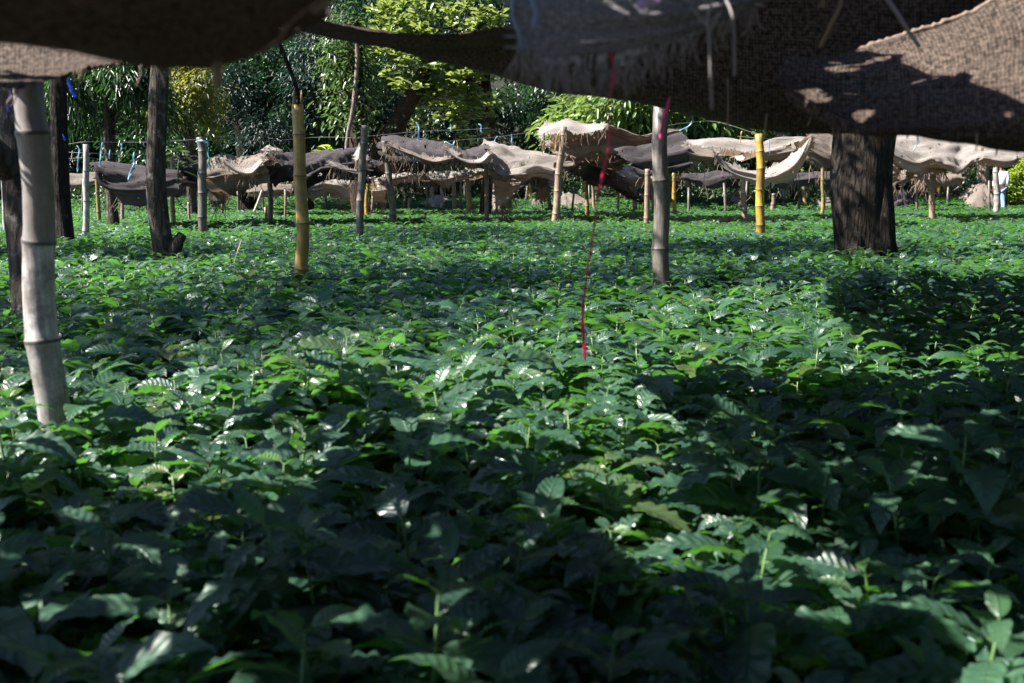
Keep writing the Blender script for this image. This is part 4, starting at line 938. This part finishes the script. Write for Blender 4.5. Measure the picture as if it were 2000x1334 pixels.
for lb, px, fl, mt in [
    ('pale blue strips knotted on the wire left of the white post', [(150,284,17),(155,292,17),(153,308,17),(151,336,17)], .022, M_BLUE),
    ('pale blue strip tied second from left on the upper wire', [(200,277,17),(198,295,17),(196,312,17),(194,326,17)], .024, M_BLUE),
    ('short pale blue strip third from left on the wires', [(215,292,17),(214,300,17),(213,310,17)], .018, M_BLUE),
    ('long pale blue strip tied beside the lichen-covered trunk', [(262,297,17),(261,310,17),(262,320,17),(256,334,17),(250,352,17)], .028, M_BLUE),
    ('small pale blue knot high on the upper wire', [(236,280,17),(238,286,17),(237,292,17)], .02, M_BLUE),
    ('green plastic loop hanging beside the dull grey post', [(408,288,16.8),(406,300,16.8),(409,312,16.8),(409,330,16.8)], .02, M_GREENP),
    ('blue knot round the top of the dull grey post', [(382,277,16.6),(395,275,16.5),(408,280,16.6)], .03, M_BLUE),
    ('blue streamer hanging lowest above the long dark folded sheet', [(812,238,22),(818,248,22),(818,262,22),(817,285,22),(815,318,21)], .035, M_BLUE),
    ('small blue strip on the wire right of the longest streamer', [(880,242,24),(881,250,24),(880,258,24)], .026, M_BLUE),
    ('blue knotted strip left of the leaning tree trunk', [(934,242,24),(940,246,24),(939,254,24),(942,260,24)], .034, M_BLUE),
    ('blue strip hanging from the taut wire right of the tree trunk', [(999,262,22),(1000,270,22),(999,281,22)], .024, M_BLUE),
    ('blue strip tied where the taut wire passes the trunk', [(972,266,22),(967,272,22),(966,279,22)], .022, M_BLUE),
    ('pale blue strips tying the long dark folded sheet to the taut wire', [(868,276,21.8),(876,280,21.8),(884,284,21.8),(888,276,21.8)], .03, M_BLUE),
    ('yellow tie beside the pale blue strips on the taut wire', [(870,276,21.7),(866,284,21.7),(862,292,21.7)], .02, M_YELP),
    ('second yellow tie hanging from the taut wire', [(892,274,21.7),(894,288,21.7),(898,316,21.7)], .018, M_YELP),
    ('yellow tie hanging from the top of the pale leaning pole', [(1096,254,21.3),(1088,266,21.3),(1084,294,21.3)], .018, M_YELP),
    ('pale blue tie stretched at the right end of the highest panel', [(1352,236,20.8),(1346,246,20.8),(1326,256,20.8)], .026, M_BLUE),
    ('yellow-green tie on the wire left of the bright yellow bamboo', [(1449,256,18),(1447,266,18),(1445,280,18)], .022, M_YELP),
    ('pale blue tie right of the bright yellow bamboo', [(1503,272,18),(1502,280,18),(1503,300,18)], .014, M_BLUE),
    ('pale blue tie slanting across the wide bright sheet on the right', [(1796,272,22),(1790,284,22),(1782,298,22)], .02, M_BLUE),
    ('blue tape patch wrapped on the taped post', [(1286,290,8.0),(1292,289,7.98),(1300,288,8.0)], .03, M_BLUE),
    ('deep blue plastic loop hanging under the left sheet by the near post', [(133,152,4.5),(136,166,4.5),(143,182,4.5),(149,190,4.5)], .013, M_DBLUE),
    ('deep blue plastic strip tied on the leftmost trunk', [(22,178,5.6),(18,195,5.6),(15,210,5.6),(19,220,5.6)], .012, M_DBLUE),
    ('dark blue knot on the dark trunk behind the near post', [(122,262,13.8),(125,268,13.8),(127,275,13.8)], .02, M_DBLUE)]:
    strand('plastic_tie', lb, 'plastic tie', px, 0, mt, flat=fl * .55)

# ------------------------------------------------------------------ trees
def X(px, d): return (px - 1000) / 2000 * d / ct * 1.0
def base_at(px, py_can, d): 
    q = P(px, py_can, d); return Vector((q.x, q.y, ground_z(q.x, q.y)))
d1 = dist_of(612); b1 = base_at(52, 612, d1); t1 = P(8, -420, d1 + .4)
def fork1(mb, b):
    s = P(20, 330, d1 - .02) - b
    e = P(-40, 262, d1 - .3) - b
    mb.tube([s, s.lerp(e, .5) + Vector((0, -.05, .03)), e, e + Vector((-.3, -.1, .35))], [.09, .07, .06, .05], 9, False, .2)
tree('shade_tree', 'slim forked tree trunk behind the thick grey-white bamboo at left', b1, t1, .112, .09, M_BARK,
     dict(center=(t1.x - .4, t1.y + .5, t1.z + 1.2), radii=(2.7, 2.2, 1.3), ncl=320, per=15, ll=.16, lw=.055, spread=.3), M_LANCE, limbs=10, extra=fork1, rseed=2)
d2 = dist_of(472); b2 = base_at(122, 472, d2); t2 = P(112, -150, d2)
tree('shade_tree', 'straight dark trunk half hidden by the thick near bamboo', b2, t2, .13, .10, M_BARKD,
     dict(center=(t2.x - .5, t2.y + .5, t2.z + 1.4), radii=(3.0, 2.6, 1.5), ncl=300, per=15, ll=.18, lw=.06, spread=.35), M_LANCE, limbs=10, rseed=3)
d3 = dist_of(497); b3 = base_at(325, 497, d3); t3 = P(288, -160, d3)
def stub3(mb, b):
    s = P(330, 488, d3) - b
    mb.tube([s - Vector((0, 0, .2)), s + Vector((.05, -.04, -.02)), P(348, 470, d3 - .06) - b, P(356, 458, d3 - .06) - b], [.12, .10, .075, .06], 9, True, .3)
tree('shade_tree', 'lichen-covered trunk with a cut stub at its foot, left of the splintered bamboo', b3, t3, .125, .085, M_BARK,
     dict(center=(t3.x + 1.6, t3.y - .2, t3.z + 1.9), radii=(2.9, 2.1, 1.3), ncl=330, per=16, ll=.18, lw=.06, spread=.35), M_LANCE, limbs=10, extra=stub3, exname='stub', rseed=4, bends=.10)
d4 = dist_of(495); b4 = base_at(1688, 495, d4); t4 = P(1686, -240, d4)
def roots4(mb, b):
    for a, h, r in ((-2.2, .9, .10), (-1.2, 1.1, .11), (-.7, .7, .09), (-2.8, .6, .1), (0.2, .6, .1)):
        c = Vector((math.cos(a), math.sin(a), 0))
        mb.tube([c * .40 + Vector((0, 0, -.1)), c * .35 + Vector((0, 0, .3)), c * .30 + Vector((0, 0, h * .8)), c * .24 + Vector((0, 0, h * 1.3))], [r, r * .9, r * .7, r * .3], 8, False, .3)
tree('shade_tree', 'wide dark ridged tree trunk standing in the bed right of centre', b4, t4, .345, .315, M_BARKD,
     dict(center=(t4.x + .3, t4.y + .3, t4.z + 1.6), radii=(3.2, 3.0, 1.6), ncl=150, per=16, ll=.2, lw=.07, spread=.4), M_LANCE, limbs=14, extra=roots4, exname='buttress', seg=30, flare=1.06, trunk_jit=.2, rseed=5)
for q, (bx, by, rx, n_, lb) in enumerate([(-8.6, 5.2, 3.1, 270, 'unseen tree added beyond the left edge to dapple the bed, level with the near bamboo'), (-10.2, 11.0, 3.3, 290, 'unseen tree added beyond the left edge to dapple the bed, level with the dark trunk')]):  # out-of-frame crowns, added to dapple the sun on the bed
    tree('shade_tree', lb, (bx, by, 0), (bx + .2, by, 6.4), .16, .11, M_BARK, dict(center=(bx + .2, by, 7.0), radii=(rx, rx, 1.3), ncl=n_, per=14, ll=.18, lw=.06, spread=.34, shell=.25), M_LANCE, limbs=12, rseed=30 + q)
# trees along the far edge
dA = 29.0
tree('almond_tree', 'slim brown trunk holding bright yellow-green rosettes of leaves behind the central drape', base_at(945, 405, dA), P(955, 60, dA), .17, .13, M_BARKR,
     dict(center=tuple(P(838, 100, dA - 1.5)), radii=(2.3, 1.8, 2.2), ncl=300, per=11, ll=.28, lw=.12, droop=.15, rosette=True, obo=1.0, shell=.25), M_ALMOND, limbs=16, rseed=6, bends=.18)
dM = 27.0
tree('mango_tree', 'tree with yellowing narrow leaves in the left background', base_at(372, 405, dM), P(372, 180, dM), .14, .10, M_BARK,
     dict(center=tuple(P(372, 170, dM)), radii=(1.35, 1.3, 1.35), ncl=260, per=26, ll=.12, lw=.045, droop=.4, hang=.2, spread=.17, shell=.2), M_MANGO, limbs=14, rseed=7)
dL = 20.0
tree('lance_leaf_tree', 'dark tree with long hanging leaves behind the slim white post', base_at(216, 405, dL), P(214, 120, dL), .12, .09, M_BARK,
     dict(center=tuple(P(212, 150, dL)), radii=(1.25, 1.2, 1.25), ncl=240, per=24, ll=.15, lw=.036, droop=.5, hang=.35, spread=.16, shell=.2), M_LANCE, limbs=12, rseed=8)
dP = 33.0
tree('fine_leaf_tree', 'dark blue-green fine-leaved tree behind the splintered bamboo', base_at(600, 402, dP), P(590, 60, dP), .2, .14, M_BARKD,
     dict(center=tuple(P(575, 170, dP)), radii=(2.3, 2.0, 2.4), ncl=420, per=46, ll=.15, lw=.04, droop=.3, hang=.15, spread=.25, shell=.2), M_PINN, limbs=16, rseed=9)
dV = 27.0
def lean5(mb, b):
    s = P(722, 300, dV) - b; e = P(812, 175, dV) - b
    mb.tube([s + Vector((0, 0, -.3)), s, s.lerp(e, .5) + Vector((.1, 0, -.1)), e, e + Vector((.6, 0, 1.2))], [.30, .28, .24, .2, .14], 10, False, .2)
tree('vine_hung_tree', 'reddish forked tree hung with climbers left of the bright rosettes', base_at(705, 400, dV), P(690, 40, dV), .24, .16, M_BARKR,
     dict(center=tuple(P(690, 140, dV)), radii=(1.0, 1.0, 2.0), ncl=130, per=16, ll=.15, lw=.07, droop=.3, hang=.1, spread=.22, shell=.3), M_VINE, limbs=10, extra=lean5, rseed=10)
dR = 36.0
tree('broad_leaf_tree', 'wide sunlit broad-leaved tree behind the highest flap', base_at(1270, 402, dR), P(1270, 180, dR), .2, .15, M_BARK,
     dict(center=tuple(P(1290, 190, dR)), radii=(4.9, 1.8, 1.9), ncl=400, per=20, ll=.34, lw=.12, droop=.3, hang=.1, spread=.32, shell=.25), M_PALE, limbs=18, rseed=11)
dB = 35.5
tree('bright_bush', 'bright yellow-green bush at the right edge beside the walking person', base_at(2012, 404, dB), P(2012, 360, dB), .06, .04, M_BARK,
     dict(center=tuple(P(2014, 352, dB)), radii=(.75, .8, .85), ncl=120, per=22, ll=.15, lw=.07, droop=.3, spread=.15, shell=.2), M_BUSH, limbs=8, rseed=12, cat='bush', flare=1.1)
tree('bright_bush', 'small pale green bush at the feet of the walking person', base_at(1974, 404, 34.8), P(1974, 390, 34.8), .04, .03, M_BARK,
     dict(center=tuple(P(1974, 380, 34.8)), radii=(.28, .25, .22), ncl=30, per=20, ll=.12, lw=.06, droop=.3, spread=.08, shell=.2), M_BUSH, limbs=4, rseed=13, cat='bush', flare=1.1)
tree('roadside_tree', 'grey trunk rising behind the tan draped stump on the right', base_at(1921, 400, 36.2), P(1920, 150, 36.2), .21, .17, M_BARKP,
     dict(center=tuple(P(1925, 60, 36.5)), radii=(3.2, 2.2, 2.0), ncl=200, per=20, ll=.24, lw=.09, spread=.35, shell=.3), M_FOREST, limbs=12, rseed=14, flare=1.1)
tree('roadside_tree', 'pale leaning trunk behind the short stake right of the bright yellow bamboo', base_at(1531, 402, 35.6), P(1522, 180, 35.6), .11, .09, M_BARKP,
     dict(center=tuple(P(1530, 110, 36)), radii=(2.4, 2, 1.8), ncl=150, per=20, ll=.24, lw=.09, spread=.35, shell=.3), M_FOREST, limbs=10, rseed=15, flare=1.3)
tree('roadside_tree', 'dark trunk beside the pale leaning one, left of the wide trunk', base_at(1551, 402, 35.9), P(1549, 180, 35.9), .12, .10, M_BARKD,
     dict(center=tuple(P(1640, 120, 37)), radii=(2.6, 2, 2), ncl=150, per=20, ll=.24, lw=.09, spread=.35, shell=.3), M_FOREST, limbs=10, rseed=16, flare=1.2)
tree('roadside_tree', 'pale grey trunk behind the torn tail at centre', base_at(978, 405, 31.5), P(966, 300, 31.5), .20, .17, M_BARKP, None, None, rseed=17, flare=1.2)
tree('roadside_tree', 'thick dark trunk in the shade behind the pale fold', base_at(482, 402, 33), P(478, 240, 33), .34, .30, M_BARKD, 
     dict(center=tuple(P(470, 150, 34)), radii=(2.4, 1.8, 2.0), ncl=160, per=20, ll=.22, lw=.085, spread=.35, shell=.3), M_FOREST, limbs=10, rseed=18, flare=1.1)
# bamboo sprouts
def sprout(label, px, py, d, h, n=26):
    b = P(px, py, d)
    root = empty('bamboo_sprout', b, label, 'plant'); mb = MB(); rr = random.Random(px)
    mb.tube([(0, 0, -h), (0.02, 0, -h * .4), (0.05, 0, 0)], [.012, .01, .006], 6); mb.build('stem', M_STEM, root)
    bs, dr = [], []
    for k in range(n):
        bs.append((rr.uniform(-.08, .12), rr.uniform(-.08, .08), rr.uniform(-.25, .05))); a = rr.uniform(0, 6.28); dr.append((math.cos(a), math.sin(a) * .8, rr.uniform(-.2, .8)))
    V, Q = leaves_np(np.array(bs), np.array(dr), np.tile([0, 0, 1.0], (n, 1)), np.full(n, .36 * min(1, d / 22)), np.full(n, .045 * min(1, d / 22 + .2)), .2, .35)
    np_mesh('foliage', V, Q, M_BUSH if d > 20 else M_VINE, np.repeat(nrng.random(n), 6), root)
sprout('bright green bamboo sprout low behind the yellow-brown post', 690, 378, 29, .6, 30)
sprout('small bright bamboo tuft poking above the long dark purple-brown sheet', 636, 286, 22, .5, 22)
sprout('leafy green sprig beside the lichen-covered trunk', 344, 296, 13, .4, 14)

# far wood: one mass
def clumps(name, label, spec, per, ll, lw, mat, cat):
    Vs, Qs, Rs = [], [], []; o = 0
    for (c, r) in spec:
        n = per
        dirs = unit(n); rad = .45 + .55 * nrng.random(n) ** .5
        base = np.array(c) + dirs * np.array(r) * rad[:, None]
        d = dirs * .8 + unit(n) * .6; d[:, 2] -= .35
        nr = dirs * .6 + unit(n) * .5 + np.array([0, 0, .8])
        V, Q = leaves_np(base, d, nr, ll * (.6 + .7 * nrng.random(n)), lw * (.7 + .5 * nrng.random(n)), .2, .3)
        Vs.append(V); Qs.append(Q + o); o += len(V); rc = nrng.random()
        Rs.append(np.repeat(np.clip(.65 * rc + .35 * nrng.random(n), 0, .99), 6))
    ob = np_mesh(name, np.concatenate(Vs), np.concatenate(Qs), mat, np.concatenate(Rs))
    return tag(ob, label, cat, kind='stuff')
spec = []
for row, (yd, zlo, zhi, cnt) in enumerate(((40, 1.2, 11, 95), (45, .8, 14, 130), (52, 2.5, 17, 210))):
    for k in range(cnt):
        x = rng.uniform(-30, 30); rr_ = rng.uniform(.8, 1.9)
        z = rng.uniform(zlo, zhi)
        if row == 0 and z < 3.0 and -6 < x < 24: z += 2.5
        spec.append(((x, yd + rng.uniform(-2, 2), z), (rr_ * 1.25, rr_, rr_ * .85)))
for k in range(95):   # low growth closing the gaps under the crowns
    x = rng.uniform(-27, 27); rr_ = rng.uniform(.6, 1.3)
    spec.append(((x, rng.uniform(43, 47), rng.uniform(.8, 5.0)), (rr_ * 1.3, rr_, rr_ * .9)))
for k in range(60):   # flanks
    s = rng.choice((-1, 1)); y_ = rng.uniform(22, 40)
    spec.append(((s * (22 + rng.uniform(0, 5)), y_, rng.uniform(.8, 8)), (1.6, 1.6, 1.3)))
clumps('forest', 'dense dark wood closing off the far side of the nursery', spec, 820, .21, .095, M_FOREST, 'wood')
spec = []
for k in range(150):  # out-of-frame foliage, added to cut sky fill from the right
    rr_ = rng.uniform(1.3, 2.4)
    y_ = rng.uniform(-9, 34)
    spec.append(((rng.uniform(0, 4) + max(13, .56 * y_ + 5.5), y_, rng.uniform(.8, 14)), (rr_, rr_ * 1.25, rr_ * .85)))
clumps('forest', 'unseen wood added along the right side to cut the sky light', spec, 380, .42, .18, M_FOREST, 'wood')
spec = []
for k in range(230):
    x = rng.uniform(-26, 26); yd = rng.uniform(37.5, 44); rr_ = rng.uniform(.3, .75)
    spec.append(((x, yd, ground_z(x, yd) + rr_ * .4 + max(0, yd - 38.5) * rng.uniform(0, .38)), (rr_ * 1.4, rr_, rr_)))
clumps('undergrowth', 'tangled shady undergrowth along the far edge of the bed', spec, 210, .20, .08, M_UNDER, 'undergrowth')

# ------------------------------------------------------------------ the person at far right
def skin_obj(name, joints, edges, mat, parent, root_i=0, sub=2):
    me = bpy.data.meshes.new(name); me.from_pydata([j[0] for j in joints], edges, []); me.update()
    o = bpy.data.objects.new(name, me); COL.objects.link(o); o.parent = parent
    md = o.modifiers.new('skin', 'SKIN')
    sv = me.skin_vertices[0].data if len(me.skin_vertices) else None
    if sv is None:
        bm = bmesh.new(); bm.from_mesh(me); bm.verts.layers.skin.verify(); bm.to_mesh(me); bm.free(); sv = me.skin_vertices[0].data
    for k, j in enumerate(joints):
        r = j[1]; sv[k].radius = r if hasattr(r, '__len__') else (r, r); sv[k].use_root = (k == root_i)
    md.use_smooth_shade = True
    ss = o.modifiers.new('sub', 'SUBSURF'); ss.levels = sub; ss.render_levels = sub
    me.materials.append(mat)
    return o
dq = 34.6
pq = P(1954, 362, dq)
gz = pq.z - 0.97
person = empty('person', (pq.x, pq.y, gz), 'person in white shirt, blue jeans and blue cap walking away behind a bamboo post', 'person')
person.rotation_euler = (0, 0, R(-12))       # faces away (+y)
J = [((0, 0, .95), (.13, .10)), ((0, 0, 1.12), (.12, .09)), ((0, 0, 1.32), (.15, .10)), ((0, 0, 1.43), (.07, .06)), ((0, .01, 1.50), .052), ((0, .03, 1.60), (.075, .092)), ((0, .035, 1.69), (.066, .082)),
     ((-.17, 0, 1.37), .055), ((-.20, -.04, 1.12), .045), ((-.20, .05, .90), .032), ((-.20, .08, .83), (.036, .022)),
     ((.17, 0, 1.37), .055), ((.20, -.05, 1.12), .045), ((.20, .02, .90), .032), ((.20, .05, .83), (.036, .022)),
     ((-.09, 0, .88), .085), ((-.10, .08, .49), .058), ((-.10, .0, .09), .04), ((-.10, .14, .03), .036),
     ((.09, 0, .88), .085), ((.10, -.04, .49), .058), ((.10, -.2, .12), .04), ((.10, -.08, .03), .036)]
E = [(0, 1), (1, 2), (2, 3), (3, 4), (4, 5), (5, 6), (2, 7), (7, 8), (8, 9), (9, 10), (2, 11), (11, 12), (12, 13), (13, 14), (0, 15), (15, 16), (16, 17), (17, 18), (0, 19), (19, 20), (20, 21), (21, 22)]
for h, s in ((10, -1), (14, 1)):
    c = Vector(J[h][0])
    for f, (dx, L) in enumerate(((-.026, .068), (-.009, .078), (.009, .074), (.026, .058))):
        a = len(J); J.append((tuple(c + Vector((.0, dx + .005, -.03))), .0095)); J.append((tuple(c + Vector((-s * .006, dx * 1.15 + .008, -.03 - L * .5))), .0085)); J.append((tuple(c + Vector((-s * .02, dx * 1.15 + .004, -.03 - L))), .007))
        E += [(h, a), (a, a + 1), (a + 1, a + 2)]
    a = len(J); J.append((tuple(c + Vector((-s * .01, .045, -.005))), .010)); J.append((tuple(c + Vector((-s * .018, .06, -.045))), .008)); E += [(h, a), (a, a + 1)]
skin_obj('body', J, E, M_SKIN, person)
skin_obj('shirt', [((0, 0, .93), (.165, .13)), ((0, 0, 1.12), (.155, .12)), ((0, 0, 1.33), (.175, .125)), ((0, 0, 1.44), (.075, .07)), ((-.175, 0, 1.375), .07), ((-.20, -.04, 1.12), .058), ((-.205, .04, .93), .045), ((.175, 0, 1.375), .07), ((.20, -.05, 1.12), .058), ((.205, .01, .93), .045)],
         [(0, 1), (1, 2), (2, 3), (2, 4), (4, 5), (5, 6), (2, 7), (7, 8), (8, 9)], M_SHIRT, person)
skin_obj('jeans', [((0, 0, .93), (.15, .115)), ((-.09, 0, .84), .10), ((-.10, .08, .49), .078), ((-.10, .0, .10), .066), ((.09, 0, .84), .10), ((.10, -.04, .49), .078), ((.10, -.19, .14), .066)],
         [(0, 1), (1, 2), (2, 3), (0, 4), (4, 5), (5, 6)], M_JEANS, person)
mb = MB(); vs_, fs_ = [], []
for i in range(7):
    a = i / 6 * math.pi / 2
    for k in range(16):
        t = k / 16 * 2 * math.pi; vs_.append((.098 * math.cos(a) * math.cos(t), .03 + .118 * math.cos(a) * math.sin(t), 1.655 + .10 * math.sin(a)))
for i in range(6):
    for k in range(16): fs_.append((i * 16 + k, i * 16 + (k + 1) % 16, (i + 1) * 16 + (k + 1) % 16, (i + 1) * 16 + k))
mb.add(vs_, fs_)
br = [(.09 * math.cos(t), .03 + .105 + .09 * math.sin(t), 1.66 - .02 * math.sin(t)) for t in np.linspace(0, math.pi, 9)]
mb.add([(x, y, z + .006) for x, y, z in br] + [(x, y, z - .006) for x, y, z in br], [tuple(range(9)), tuple(range(17, 8, -1))] + [(k, k + 1, k + 10, k + 9) for k in range(8)])
mb.build('cap', M_CAP, person)
mb = MB(); mb.tube([(0, -.045, 1.66), (0, -.058, 1.60), (0, -.045, 1.55)], [.06, .058, .045], 10); mb.build('hair', M_HAIR, person)

for o in list(bpy.data.objects):
    if '_abs' in o: del o['_abs']
